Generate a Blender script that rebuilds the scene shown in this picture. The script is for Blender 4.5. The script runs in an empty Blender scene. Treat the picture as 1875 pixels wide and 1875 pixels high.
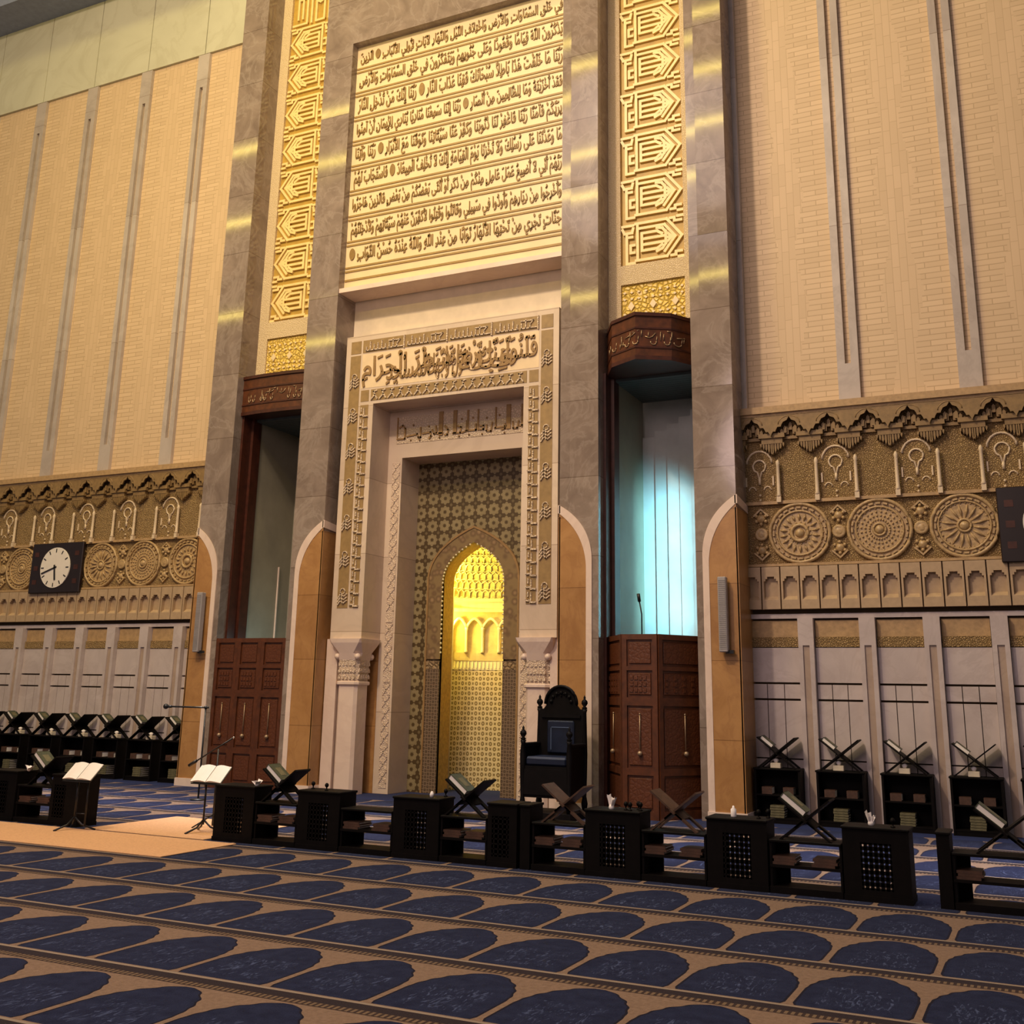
import bpy, math, random
from mathutils import Matrix, Vector
random.seed(7)
SC = bpy.context.scene
COL = SC.collection
PI = math.pi

# ------------------------------------------------------------------ camera
YAW, PITCH, ROLL = 0.452691868, 0.247463628, 0.0187084579
cy, sy, cp, sp = math.cos(YAW), math.sin(YAW), math.cos(PITCH), math.sin(PITCH)
fwd = Vector((-sy * cp, cy * cp, sp)); rgt = Vector((cy, sy, 0)); upv = rgt.cross(fwd)
r2 = rgt * math.cos(ROLL) + upv * math.sin(ROLL)
u2 = upv * math.cos(ROLL) - rgt * math.sin(ROLL)
cam = bpy.data.cameras.new('camera')
cam.sensor_width = 36.0; cam.sensor_fit = 'HORIZONTAL'
cam.lens = 1983.99 / 1875 * 36.0
cam.shift_y = -(937.5 - 771.44) / 1875
cam.clip_end = 300
co = bpy.data.objects.new('camera', cam); COL.objects.link(co)
co.matrix_world = Matrix(((r2.x, u2.x, -fwd.x, 0), (r2.y, u2.y, -fwd.y, 0), (r2.z, u2.z, -fwd.z, 1.74), (0, 0, 0, 1)))
SC.camera = co

# ------------------------------------------------------------------ world, lights, exposure
W = bpy.data.worlds.new('world'); SC.world = W; W.use_nodes = True
W.node_tree.nodes['Background'].inputs[0].default_value = (1.0, 0.86, 0.82, 1)
W.node_tree.nodes['Background'].inputs[1].default_value = 0.20
SC.view_settings.view_transform = 'Standard'
SC.view_settings.look = 'None'
SC.view_settings.exposure = 0.0
SC.view_settings.gamma = 1.0
SC.view_settings.use_curve_mapping = False

def aim(o, tgt):
    d = Vector(tgt) - o.location
    o.rotation_euler = d.to_track_quat('-Z', 'Y').to_euler()
def area(name, loc, tgt, size, power, color, spread=PI):
    l = bpy.data.lights.new(name, 'AREA'); l.shape = 'DISK'; l.size = size; l.energy = power; l.color = color; l.spread = spread
    o = bpy.data.objects.new(name, l); COL.objects.link(o); o.location = loc; aim(o, tgt); return o
def spot(name, loc, tgt, power, color, angle, blend=.3, rad=.1):
    l = bpy.data.lights.new(name, 'SPOT'); l.energy = power; l.color = color; l.spot_size = angle; l.spot_blend = blend; l.shadow_soft_size = rad
    o = bpy.data.objects.new(name, l); COL.objects.link(o); o.location = loc; aim(o, tgt); return o
def point(name, loc, power, color, rad=.06):
    l = bpy.data.lights.new(name, 'POINT'); l.energy = power; l.color = color; l.shadow_soft_size = rad
    o = bpy.data.objects.new(name, l); COL.objects.link(o); o.location = loc; return o
XC = -9.44
area('hall_light_front', (-10.9, 1.0, 20.0), (-9.4, 17, 8), 1.2, 2150, (1.0, .77, .56))
area('hall_light_high', (-10.5, 8.0, 27.0), (-9.8, 17, 14), 2.0, 1250, (1.0, .83, .30))
area('hall_light_soft', (-7.5, 7.0, 16.0), (-7.5, 7.3, 0), 9.0, 580, (1.0, .82, .80))
area('pink_fill_low', (-6.5, -2.0, 10.0), (-8.5, 17, 6), 5.0, 470, (1.0, .71, .68))  # pinkish fill added out of view to tint the lower walls
def strip(name, loc, tgt, sx, sy_, power, color, spread=PI):
    o = area(name, loc, tgt, sx, power, color, spread); o.data.shape = 'RECTANGLE'; o.data.size = sx; o.data.size_y = sy_; return o
# long unseen strip lights, added so the polished pillars mirror yellow streaks
for z_, p_ in ((12.4, 190), (15.4, 230), (18.6, 230)):
    strip('streak_light', (-14.0, 8.0, z_), (-14.0, 16.4, z_ - 6.5), 17.0, .12, p_, (1.0, .74, .15))
strip('wall_wash_lamp', (-7.5, 13.9, 15.0), (-7.5, 13.7, 0), 24.0, .8, 420, (.92, .90, 1.0), .42)
# lamps of the niche, tucked behind the arch jamb
for z_, p_ in ((4.15, 48), (3.1, 40)):
    point('niche_lamp', (XC - .84, 18.43, z_), p_, (1.0, .87, .20), .04)
strip('pulpit_lamp', (XC + 4.50, 17.22, 4.0), (XC + 3.50, 18.4, 4.0), .10, 2.6, 26, (.30, .82, 1.0), .95)
point('pulpit_lamp', (XC - 3.75, 17.3, 2.5), 10, (.55, .9, 1.0), .15)

# ------------------------------------------------------------------ node helper
def newmat(name):
    m = bpy.data.materials.new(name); m.use_nodes = True
    nt = m.node_tree; b = nt.nodes['Principled BSDF']
    return m, nt, b
class NT:
    def __init__(s, nt): s.nt = nt
    def node(s, t, **kw):
        n = s.nt.nodes.new(t)
        for k, v in kw.items(): setattr(n, k, v)
        return n
    def put(s, sock, v):
        if hasattr(v, 'links') or isinstance(v, bpy.types.NodeSocket): s.nt.links.new(v, sock)
        else: sock.default_value = v
    def m(s, op, a, b=None, c=None):
        n = s.node('ShaderNodeMath', operation=op)
        s.put(n.inputs[0], a)
        if b is not None: s.put(n.inputs[1], b)
        if c is not None: s.put(n.inputs[2], c)
        return n.outputs[0]
    def pos(s, obj=False):
        if obj: return s.node('ShaderNodeTexCoord').outputs['Object']
        return s.node('ShaderNodeNewGeometry').outputs['Position']
    def sep(s, v):
        n = s.node('ShaderNodeSeparateXYZ'); s.put(n.inputs[0], v); return n.outputs
    def comb(s, x=0., y=0., z=0.):
        n = s.node('ShaderNodeCombineXYZ')
        for i, v in enumerate((x, y, z)): s.put(n.inputs[i], v)
        return n.outputs[0]
    def noise(s, v, scale, detail=3, rough=.5, dist=0.):
        n = s.node('ShaderNodeTexNoise'); s.put(n.inputs['Vector'], v)
        n.inputs['Scale'].default_value = scale; n.inputs['Detail'].default_value = detail
        n.inputs['Roughness'].default_value = rough; n.inputs['Distortion'].default_value = dist
        return n.outputs[0]
    def voro(s, v, scale, feature='F1'):
        n = s.node('ShaderNodeTexVoronoi', feature=feature); s.put(n.inputs['Vector'], v); n.inputs['Scale'].default_value = scale
        return n.outputs['Distance']
    def mapr(s, v, a, b, c=0., d=1.):
        n = s.node('ShaderNodeMapRange'); s.put(n.inputs[0], v)
        for i, x in enumerate((a, b, c, d)): n.inputs[1 + i].default_value = x
        return n.outputs[0]
    def mix(s, f, a, b, mode='MIX'):
        n = s.node('ShaderNodeMix', data_type='RGBA', blend_type=mode)
        s.put(n.inputs[0], f)
        for i, v in ((6, a), (7, b)):
            if isinstance(v, tuple): n.inputs[i].default_value = v if len(v) == 4 else v + (1,)
            else: s.put(n.inputs[i], v)
        return n.outputs[2]
    def ramp(s, f, stops):
        n = s.node('ShaderNodeValToRGB'); s.put(n.inputs[0], f)
        e = n.color_ramp.elements
        while len(e) > 1: e.remove(e[-1])
        e[0].position = stops[0][0]; e[0].color = stops[0][1] + (1,)
        for p, c in stops[1:]:
            x = e.new(p); x.color = c + (1,)
        return n.outputs[0]
    def brick(s, v, bw, rh, mortar, c1, c2, cm, off=.5):
        n = s.node('ShaderNodeTexBrick'); s.put(n.inputs['Vector'], v)
        n.offset = off
        n.inputs['Color1'].default_value = c1 + (1,); n.inputs['Color2'].default_value = c2 + (1,); n.inputs['Mortar'].default_value = cm + (1,)
        n.inputs['Scale'].default_value = 1.0; n.inputs['Mortar Size'].default_value = mortar
        n.inputs['Brick Width'].default_value = bw; n.inputs['Row Height'].default_value = rh
        n.inputs['Mortar Smooth'].default_value = .1
        return n.outputs
    def bump(s, b, h, strength=.5, dist=.02):
        n = s.node('ShaderNodeBump'); n.inputs['Strength'].default_value = strength; n.inputs['Distance'].default_value = dist
        s.put(n.inputs['Height'], h); s.nt.links.new(n.outputs[0], b.inputs['Normal'])
def fin(t, b, col, rough=.5, metal=0., spec=.5):
    t.put(b.inputs['Base Color'], col if not isinstance(col, tuple) else col + (1,))
    t.put(b.inputs['Roughness'], rough); b.inputs['Metallic'].default_value = metal
    b.inputs['Specular IOR Level'].default_value = spec

M = {}
def plain(name, col, rough=.5, metal=0., spec=.5, grain=.12, gscale=6., obj=True, bump=0.):
    m, nt, b = newmat(name); t = NT(nt); p = t.pos(obj)
    n = t.noise(p, gscale, 4, .6)
    lo = tuple(c * (1 - grain) for c in col); hi = tuple(min(1, c * (1 + grain)) for c in col)
    fin(t, b, t.ramp(n, [(.3, lo), (.7, hi)]), rough, metal, spec)
    if bump: t.bump(b, n, bump, .01)
    M[name] = m; return m
def marble(name, c1, c2, vein, scale, rough, slab=None, obj=False):
    m, nt, b = newmat(name); t = NT(nt); p = t.pos(obj)
    n1 = t.noise(p, scale, 6, .6, .8)
    w = t.m('ABSOLUTE', t.m('SUBTRACT', t.noise(p, scale * .6, 5, .62, 1.5), .5))
    v = t.mapr(w, 0., .045, 1., 0.)
    c = t.ramp(n1, [(.3, c1), (.68, c2)])
    c = t.mix(t.m('MULTIPLY', v, .45), c, vein)
    rg = rough
    if slab:
        x = t.sep(p); vv = t.comb(t.m('ADD', t.m('ADD', x[0], x[1]), slab[2]), x[2])
        bo = t.brick(vv, slab[0], slab[1], .006, (1, 1, 1), (.84, .82, .82), (.55, .5, .45), slab[3] if len(slab) > 3 else .5)
        c = t.mix(1., c, bo[0], 'MULTIPLY')
    fin(t, b, c, rg)
    if name == 'grey_marble':
        x = t.sep(p); wn = t.node('ShaderNodeTexWhiteNoise', noise_dimensions='2D')
        t.put(wn.inputs['Vector'], t.comb(t.m('FLOOR', t.m('DIVIDE', x[2], slab[1])), t.m('FLOOR', t.m('DIVIDE', x[0], 2.3))))
        r = t.sep(wn.outputs['Color'])
        h = t.m('ADD', t.m('MULTIPLY', x[2], t.m('MULTIPLY', t.m('SUBTRACT', r[0], .5), .09)), t.m('MULTIPLY', x[0], t.m('MULTIPLY', t.m('SUBTRACT', r[1], .5), .02)))
        t.bump(b, h, 1., 1.)
    M[name] = m; return m
marble('grey_marble', (.20, .15, .12), (.32, .25, .205), (.38, .315, .27), 1.9, .085, (40., 1.32, .3))
marble('pale_marble', (.47, .395, .385), (.57, .49, .475), (.43, .355, .34), 1.6, .4)
marble('pilaster_inlay', (.36, .265, .21), (.45, .34, .27), (.34, .25, .2), 1.6, .4)
marble('cream_marble', (.66, .52, .40), (.74, .60, .47), (.60, .47, .36), .8, .4, (60., 1.4, .2))
marble('tan_marble', (.36, .175, .055), (.47, .25, .09), (.33, .155, .055), 2.2, .35, (40., 1.15, .4))
marble('white_marble', (.72, .56, .47), (.80, .64, .54), (.66, .50, .42), 1.2, .4)
marble('strip_marble', (.44, .38, .34), (.56, .49, .44), (.40, .34, .30), 1.0, .4, (40., 3.1, 0.))
marble('slab_stone', (.52, .50, .38), (.58, .56, .43), (.46, .43, .31), .7, .5)
plain('yellow_slab', (.74, .62, .45), .5, grain=.08, gscale=3., obj=False)
plain('wood_red', (.088, .024, .0065), .45, grain=.35, gscale=9.)
plain('wood_red_dark', (.055, .014, .007), .4, grain=.3, gscale=8.)
plain('wood_black', (.003, .002, .002), .6, spec=.12, grain=.4, gscale=9.)
plain('wood_black_lit', (.06, .028, .015), .5, grain=.35, gscale=14.)  # dark wood of the bare rests, light on it put into the colour
plain('gold_relief', (.82, .62, .26), .42, grain=.1, gscale=5., obj=False)
plain('gold_ground', (.47, .29, .045), .5, grain=.12, gscale=6., obj=False)
plain('gold_letter', (.27, .155, .04), .5, grain=.2, gscale=8., obj=False)
plain('brown_letter', (.30, .175, .065), .55, grain=.2, gscale=8., obj=False)
plain('panel_cream', (.78, .62, .36), .45, grain=.06, gscale=2., obj=False)
plain('panel_line', (.34, .21, .06), .5, obj=False)
plain('band_gold', (.30, .19, .075), .5, grain=.15, gscale=10., obj=False)
plain('band_stone', (.42, .27, .13), .55, grain=.18, gscale=14., obj=False, bump=.3)
plain('rod_stone', (.66, .52, .36), .5, obj=False)
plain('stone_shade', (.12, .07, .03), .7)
plain('black_plastic', (.010, .010, .011), .4)
plain('black_board', (.014, .007, .007), .35)
plain('dial_white', (.80, .74, .68), .4, grain=.03)
plain('metal_dark', (.03, .03, .032), .35, .6)
plain('chrome', (.55, .50, .45), .2, .9)
plain('speaker_grey', (.34, .31, .31), .45)
plain('speaker_shade', (.24, .22, .22), .5)
plain('leather_blue', (.008, .012, .028), .3, grain=.2, gscale=10.)
plain('leather_line', (.07, .10, .17), .4)
plain('paper', (.86, .80, .75), .7, grain=.03)
plain('book_green', (.05, .06, .035), .5, grain=.3, gscale=30.)
plain('book_gold', (.13, .115, .06), .5, grain=.3, gscale=30.)
plain('book_brown', (.065, .030, .018), .55, grain=.3, gscale=20.)
plain('tissue_white', (.88, .82, .80), .8, grain=.03)
plain('box_cream', (.62, .54, .42), .6, grain=.1)
plain('mat_tan', (.60, .345, .18), .9, grain=.12, gscale=40., bump=.4)
plain('beam_grey', (.24, .27, .37), .6, obj=False)
plain('ceiling_lilac', (.72, .68, .78), .7, obj=False)
plain('soffit_slat', (.06, .075, .075), .45)
plain('alcove_wall', (.30, .27, .20), .5, grain=.12, gscale=1.5, obj=False)
plain('stave', (.50, .52, .50), .5, grain=.1, gscale=2., obj=False)
plain('inner_gold', (.66, .52, .22), .5, grain=.12, gscale=9., obj=False, bump=.4)
plain('inner_pale', (.86, .77, .46), .45, grain=.08, gscale=6., obj=False)
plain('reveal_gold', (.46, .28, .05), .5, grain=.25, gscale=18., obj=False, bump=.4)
plain('brass', (.36, .25, .15), .4, .5)

def m_bricks():
    m, nt, b = newmat('brick_tan'); t = NT(nt); x = t.sep(t.pos())
    ax = t.m('ABSOLUTE', t.m('SUBTRACT', x[0], XC))
    u = t.m('FRACT', t.m('DIVIDE', t.m('SUBTRACT', ax, 7.04 - 17.7), 1.77))
    d = t.m('ABSOLUTE', t.m('SUBTRACT', u, .5))
    zq = t.m('DIVIDE', t.m('FLOOR', t.m('DIVIDE', x[2], .18)), 1.)
    tri = t.m('ABSOLUTE', t.m('SUBTRACT', t.m('FRACT', t.m('MULTIPLY', zq, .0909)), .5))
    wd = t.m('ADD', .07, t.m('MULTIPLY', tri, .22))
    mask = t.m('LESS_THAN', d, wd)
    h = t.brick(t.comb(ax, x[2]), .46, .092, .0075, (.58, .42, .26), (.655, .48, .305), (.45, .315, .185))
    v = t.brick(t.comb(t.m('ADD', x[2], 5.), t.m('ADD', ax, .02)), .40, .115, .005, (.58, .42, .26), (.64, .465, .295), (.49, .345, .205), .37)
    c = t.mix(mask, h[0], v[0])
    n = t.noise(t.pos(), .5, 3)
    c = t.mix(t.m('MULTIPLY', n, .18), c, (.74, .54, .33))
    fin(t, b, c, .6)
    f = t.m('ADD', t.m('MULTIPLY', t.m('SUBTRACT', 1., mask), h[1]), t.m('MULTIPLY', mask, t.m('MULTIPLY', v[1], .5)))
    t.bump(b, t.m('SUBTRACT', 1., f), .3, .010)
    M['brick_tan'] = m
m_bricks()
def m_carved(name, c1, c2, scale, strength=.8, rough=.6):
    m, nt, b = newmat(name); t = NT(nt); p = t.pos()
    v = t.voro(p, scale, 'DISTANCE_TO_EDGE'); n = t.noise(p, scale * .7, 3, .6, .6)
    h = t.m('ADD', t.mapr(v, 0., .25, 0., .7), t.m('MULTIPLY', n, .5))
    fin(t, b, t.ramp(h, [(.15, c1), (.75, c2)]), rough)
    t.bump(b, h, strength, .03)
    M[name] = m
m_carved('carved_gold', (.20, .115, .04), (.42, .275, .12), 36.)

m_carved('carved_cream', (.52, .39, .27), (.72, .57, .42), 22., .6)
m_carved('carved_cream_soft', (.60, .45, .33), (.72, .57, .44), 26., .5)
m_carved('carved_brown', (.10, .055, .02), (.30, .20, .10), 12., .7)
m_carved('carved_wood', (.080, .021, .006), (.105, .029, .008), 16., .14, .45)
m_carved('border_cream', (.60, .44, .22), (.74, .58, .36), 34., .5)
m_carved('lattice_gold', (.50, .31, .03), (.85, .60, .14), 13., .9, .4)

def m_tile():   # star tiles of the niche wall
    m, nt, b = newmat('star_tile'); t = NT(nt); x = t.sep(t.pos())
    P = .262
    u = t.m('SUBTRACT', t.m('FRACT', t.m('DIVIDE', t.m('SUBTRACT', x[0], XC - 10 * P), P)), .5)
    v = t.m('SUBTRACT', t.m('FRACT', t.m('DIVIDE', x[2], P)), .5)
    au, av = t.m('ABSOLUTE', u), t.m('ABSOLUTE', v)
    r = t.m('SQRT', t.m('ADD', t.m('MULTIPLY', u, u), t.m('MULTIPLY', v, v)))
    ang = t.m('ARCTAN2', v, u)
    c8 = t.m('COSINE', t.m('MULTIPLY', ang, 8.))
    star = t.m('LESS_THAN', r, t.m('ADD', .13, t.m('MULTIPLY', c8, .035)))
    rim = t.m('GREATER_THAN', r, t.m('ADD', .425, t.m('MULTIPLY', c8, .045)))
    cross = t.m('LESS_THAN', t.m('SUBTRACT', 1., t.m('ADD', au, av)), .13)
    line = t.m('LESS_THAN', t.m('ABSOLUTE', t.m('SUBTRACT', r, .36)), .012)
    dk = t.m('MAXIMUM', star, t.m('MAXIMUM', t.m('MULTIPLY', line, .35), t.m('MULTIPLY', rim, t.m('SUBTRACT', 1., t.m('MULTIPLY', cross, .45)))))
    n = t.noise(t.pos(), 5., 3)
    base = t.ramp(n, [(.3, (.23, .175, .085)), (.7, (.30, .235, .12))])
    fin(t, b, t.mix(dk, base, (.075, .045, .015)), .45)
    M['star_tile'] = m
m_tile()
def m_lattice(name, c1, c2, P):  # interlaced circles
    m, nt, b = newmat(name); t = NT(nt); x = t.sep(t.pos())
    xx = t.m('ADD', t.m('ADD', x[0], x[1]), 30.)
    res = None
    for off in (0., .5):
        u = t.m('SUBTRACT', t.m('FRACT', t.m('ADD', t.m('DIVIDE', xx, P), off)), .5)
        v = t.m('SUBTRACT', t.m('FRACT', t.m('ADD', t.m('DIVIDE', x[2], P), off)), .5)
        r = t.m('SQRT', t.m('ADD', t.m('MULTIPLY', u, u), t.m('MULTIPLY', v, v)))
        ring = t.m('LESS_THAN', t.m('ABSOLUTE', t.m('SUBTRACT', r, .30)), .085)
        dot = t.m('LESS_THAN', r, .07)
        k = t.m('MAXIMUM', ring, dot)
        res = k if res is None else t.m('MAXIMUM', res, k)
    fin(t, b, t.mix(res, c1, c2), .5)
    t.bump(b, res, .6, .015)
    M[name] = m
m_lattice('lattice_pale', (.26, .18, .06), (.74, .60, .32), .185)
m_lattice('lattice_dark', (.075, .045, .022), (.21, .14, .085), .11)
def m_mosaic():
    m, nt, b = newmat('arch_mosaic'); t = NT(nt); p = t.pos()
    v = t.voro(p, 7., 'F1'); n = t.noise(p, 3., 3)
    fin(t, b, t.ramp(t.m('ADD', v, t.m('MULTIPLY', n, .3)), [(.2, (.34, .22, .11)), (.5, (.16, .095, .045)), (.75, (.24, .16, .07))]), .45)
    M['arch_mosaic'] = m
m_mosaic()
def m_carpet():
    m, nt, b = newmat('carpet_niches'); t = NT(nt); x = t.sep(t.pos())
    PU, PV = .7235, 1.2
    u = t.m('ABSOLUTE', t.m('SUBTRACT', t.m('FRACT', t.m('DIVIDE', t.m('ADD', x[0], .838 + 60 * PU), PU)), .5))
    v = t.m('FRACT', t.m('DIVIDE', t.m('SUBTRACT', x[1], 9.37 - 24 * PV), PV))
    # pointed arch: full width below v=.36, closing at v=.86
    s = t.m('MINIMUM', 1., t.m('MAXIMUM', 0., t.m('DIVIDE', t.m('SUBTRACT', v, .40), .49)))
    wid = t.m('MULTIPLY', .470, t.m('POWER', t.m('SUBTRACT', 1., t.m('POWER', s, 2.1)), .66))
    wid = t.m('ADD', wid, t.m('MULTIPLY', t.m('SINE', t.m('MULTIPLY', v, 62.)), t.m('MULTIPLY', s, .016)))
    foot = t.m('MAXIMUM', 0., t.m('SUBTRACT', .13, v))
    wid = t.m('SUBTRACT', wid, t.m('MULTIPLY', foot, .55))
    niche = t.m('MULTIPLY', t.m('LESS_THAN', u, wid), t.m('MULTIPLY', t.m('GREATER_THAN', v, .085), t.m('LESS_THAN', v, .88)))
    rim = t.m('MULTIPLY', niche, t.m('GREATER_THAN', u, t.m('SUBTRACT', wid, .022)))
    n1 = t.noise(t.pos(), 9., 4, .6); n2 = t.noise(t.comb(t.m('MULTIPLY', x[0], 26.), t.m('MULTIPLY', x[1], 7.)), 1., 3, .6, 2.)
    blue = t.ramp(n1, [(.3, (.0085, .0115, .034)), (.7, (.017, .023, .058))])
    mot = t.m('MULTIPLY', t.mapr(n2, .55, .68), t.m('MULTIPLY', t.m('LESS_THAN', u, .30), t.m('MULTIPLY', t.m('GREATER_THAN', v, .16), t.m('LESS_THAN', v, .55))))
    blue = t.mix(t.m('MULTIPLY', mot, .8), blue, (.075, .10, .20))
    blue = t.mix(rim, blue, (.010, .009, .018))
    tan = t.ramp(t.noise(t.pos(), 30., 3, .6), [(.3, (.175, .115, .078)), (.7, (.245, .165, .115))])
    c = t.mix(niche, tan, blue)
    dash = t.m('MULTIPLY', t.m('GREATER_THAN', v, .90), t.m('LESS_THAN', v, .968))
    tick = t.m('GREATER_THAN', t.m('FRACT', t.m('MULTIPLY', x[0], 1 / .040)), .5)
    c = t.mix(dash, c, (.045, .028, .022))
    c = t.mix(t.m('MULTIPLY', t.m('MULTIPLY', dash, tick), t.m('MULTIPLY', t.m('GREATER_THAN', v, .912), t.m('LESS_THAN', v, .963))), c, (.17, .115, .07))
    strip = t.m('MAXIMUM', t.m('GREATER_THAN', v, .968), t.m('LESS_THAN', v, .050))
    c = t.mix(strip, c, (.028, .020, .022))
    line = t.m('MULTIPLY', t.m('GREATER_THAN', v, .052), t.m('LESS_THAN', v, .075))
    c = t.mix(line, c, (.27, .215, .165))
    border = t.m('GREATER_THAN', x[1], 16.25)
    c = t.mix(border, c, (.016, .025, .085))
    fin(t, b, c, .95, spec=.1)
    b.inputs['Sheen Weight'].default_value = .40; b.inputs['Sheen Roughness'].default_value = .18; b.inputs['Sheen Tint'].default_value = (.62, .66, 1.0, 1)
    t.bump(b, t.noise(t.pos(), 130., 2), .25, .01)
    M['carpet_niches'] = m
m_carpet()

# ------------------------------------------------------------------ mesh builder
class MB:
    def __init__(s): s.v = []; s.f = []; s.sm = []
    def add(s, vs, fs, smooth=False):
        o = len(s.v); s.v += [tuple(p) for p in vs]
        s.f += [tuple(i + o for i in f) for f in fs]; s.sm += [smooth] * len(fs); return s
    def box(s, x0, x1, y0, y1, z0, z1):
        v = [(x0, y0, z0), (x1, y0, z0), (x1, y1, z0), (x0, y1, z0), (x0, y0, z1), (x1, y0, z1), (x1, y1, z1), (x0, y1, z1)]
        return s.add(v, [(0, 3, 2, 1), (4, 5, 6, 7), (0, 1, 5, 4), (1, 2, 6, 5), (2, 3, 7, 6), (3, 0, 4, 7)])
    def bbox(s, x0, x1, y0, y1, z0, z1, c=.01):   # box with chamfered vertical and horizontal edges
        n = len(s.v)
        pts = []
        for z, k in ((z0, c), (z0 + c, 0), (z1 - c, 0), (z1, c)):
            a, b_, d, e = x0 + k, x1 - k, y0 + k, y1 - k
            cc = c if k == 0 else 0.0001
            pts.append([(a + cc, d, z), (b_ - cc, d, z), (b_, d + cc, z), (b_, e - cc, z), (b_ - cc, e, z), (a + cc, e, z), (a, e - cc, z), (a, d + cc, z)])
        return s.loft(pts, True, True)
    def prism(s, pts, y0, y1):      # polygon in x,z extruded along y
        n = len(pts); v = [(x, y0, z) for x, z in pts] + [(x, y1, z) for x, z in pts]
        f = [tuple(range(n)), tuple(range(2 * n - 1, n - 1, -1))] + [(i, i + n, (i + 1) % n + n, (i + 1) % n) for i in range(n)]
        return s.add(v, f)
    def prismz(s, pts, z0, z1):     # polygon in x,y extruded along z
        n = len(pts); v = [(x, y, z0) for x, y in pts] + [(x, y, z1) for x, y in pts]
        f = [tuple(range(n - 1, -1, -1)), tuple(range(n, 2 * n))] + [(i, (i + 1) % n, (i + 1) % n + n, i + n) for i in range(n)]
        return s.add(v, f)
    def prismx(s, pts, x0, x1):     # polygon in y,z extruded along x
        n = len(pts); v = [(x0, y, z) for y, z in pts] + [(x1, y, z) for y, z in pts]
        f = [tuple(range(n)), tuple(range(2 * n - 1, n - 1, -1))] + [(i, i + n, (i + 1) % n + n, (i + 1) % n) for i in range(n)]
        return s.add(v, f)
    def loft(s, rings, cap0=False, cap1=False, smooth=False, closed=True):
        n = len(rings[0]); vs = [p for r in rings for p in r]; fs = []
        for k in range(len(rings) - 1):
            for i in range(n if closed else n - 1):
                j = (i + 1) % n
                fs.append((k * n + i, k * n + j, (k + 1) * n + j, (k + 1) * n + i))
        if cap0: fs.append(tuple(range(n - 1, -1, -1)))
        if cap1: fs.append(tuple(range((len(rings) - 1) * n, len(rings) * n)))
        return s.add(vs, fs, smooth)
    def lathe(s, prof, c=(0, 0, 0), n=16, smooth=True):
        rings = [[(c[0] + r * math.cos(2 * PI * i / n), c[1] + r * math.sin(2 * PI * i / n), c[2] + z) for i in range(n)] for r, z in prof]
        return s.loft(rings, True, True, smooth)
    def lathey(s, prof, c=(0, 0, 0), n=24, smooth=True):   # profile (r, y) about the y axis
        rings = [[(c[0] + r * math.cos(2 * PI * i / n), c[1] + y, c[2] + r * math.sin(2 * PI * i / n)) for i in range(n)] for r, y in prof]
        return s.loft(rings, True, True, smooth)
    def tube(s, pts, r, n=8, closed=False):
        pts = [Vector(p) for p in pts]; rings = []
        m = len(pts)
        for k in range(m):
            if closed: d = pts[(k + 1) % m] - pts[k - 1]
            else: d = pts[min(k + 1, m - 1)] - pts[max(k - 1, 0)]
            d.normalize()
            a = Vector((0, 0, 1)) if abs(d.z) < .9 else Vector((0, 1, 0))
            e1 = d.cross(a).normalized(); e2 = d.cross(e1)
            rr = r[k] if isinstance(r, (list, tuple)) else r
            rings.append([tuple(pts[k] + (e1 * math.cos(2 * PI * i / n) + e2 * math.sin(2 * PI * i / n)) * rr) for i in range(n)])
        if closed: rings.append(rings[0]); return s.loft(rings, smooth=True)
        return s.loft(rings, True, True, True)
    def bar(s, a, b, w, h, up=(0, 1, 0)):      # straight bar of w (sideways) by h (along up)
        a, b = Vector(a), Vector(b); d = (b - a).normalized(); u = Vector(up); e = d.cross(u).normalized(); u = e.cross(d).normalized()
        R = lambda p: [tuple(p + e * (sx * w / 2) + u * (sz * h / 2)) for sx, sz in ((-1, -1), (1, -1), (1, 1), (-1, 1))]
        return s.loft([R(a), R(b)], True, True)
    def stroke(s, pts, w, y0, y1):             # polyline in x,z as square ridges between y0 and y1
        for (x0, z0), (x1, z1) in zip(pts, pts[1:]):
            dx, dz = x1 - x0, z1 - z0; L = math.hypot(dx, dz) or 1
            dx, dz = dx / L * w / 2, dz / L * w / 2
            s.prism([(x0 - dx - dz, z0 - dz + dx), (x1 + dx - dz, z1 + dz + dx), (x1 + dx + dz, z1 + dz - dx), (x0 - dx + dz, z0 - dz - dx)], y0, y1)
        return s
    def ball(s, c, r, n=8, m=6):
        return s.lathe([(max(1e-4, r * math.sin(PI * k / m)), -r * math.cos(PI * k / m)) for k in range(m + 1)], c, n)
    def mesh(s, name):
        me = bpy.data.meshes.new(name); me.from_pydata(s.v, [], s.f); me.update()
        me.polygons.foreach_set('use_smooth', s.sm)
        import bmesh
        bm = bmesh.new(); bm.from_mesh(me); bmesh.ops.recalc_face_normals(bm, faces=bm.faces); bm.to_mesh(me); bm.free()
        return me
    def build(s, name, mat, parent=None, loc=(0, 0, 0)):
        if isinstance(parent, tuple): parent, loc = parent[0], tuple(a + b for a, b in zip(parent[1], loc))
        o = bpy.data.objects.new(name, s.mesh(name)); COL.objects.link(o)
        o.data.materials.append(M[mat]); o.location = loc
        if parent: o.parent = parent
        return o
    def shift(s, dx=0, dy=0, dz=0):
        s.v = [(x + dx, y + dy, z + dz) for x, y, z in s.v]; return s
    def mirx(s, c):
        s.v = [(2 * c - x, y, z) for x, y, z in s.v]; return s

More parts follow.
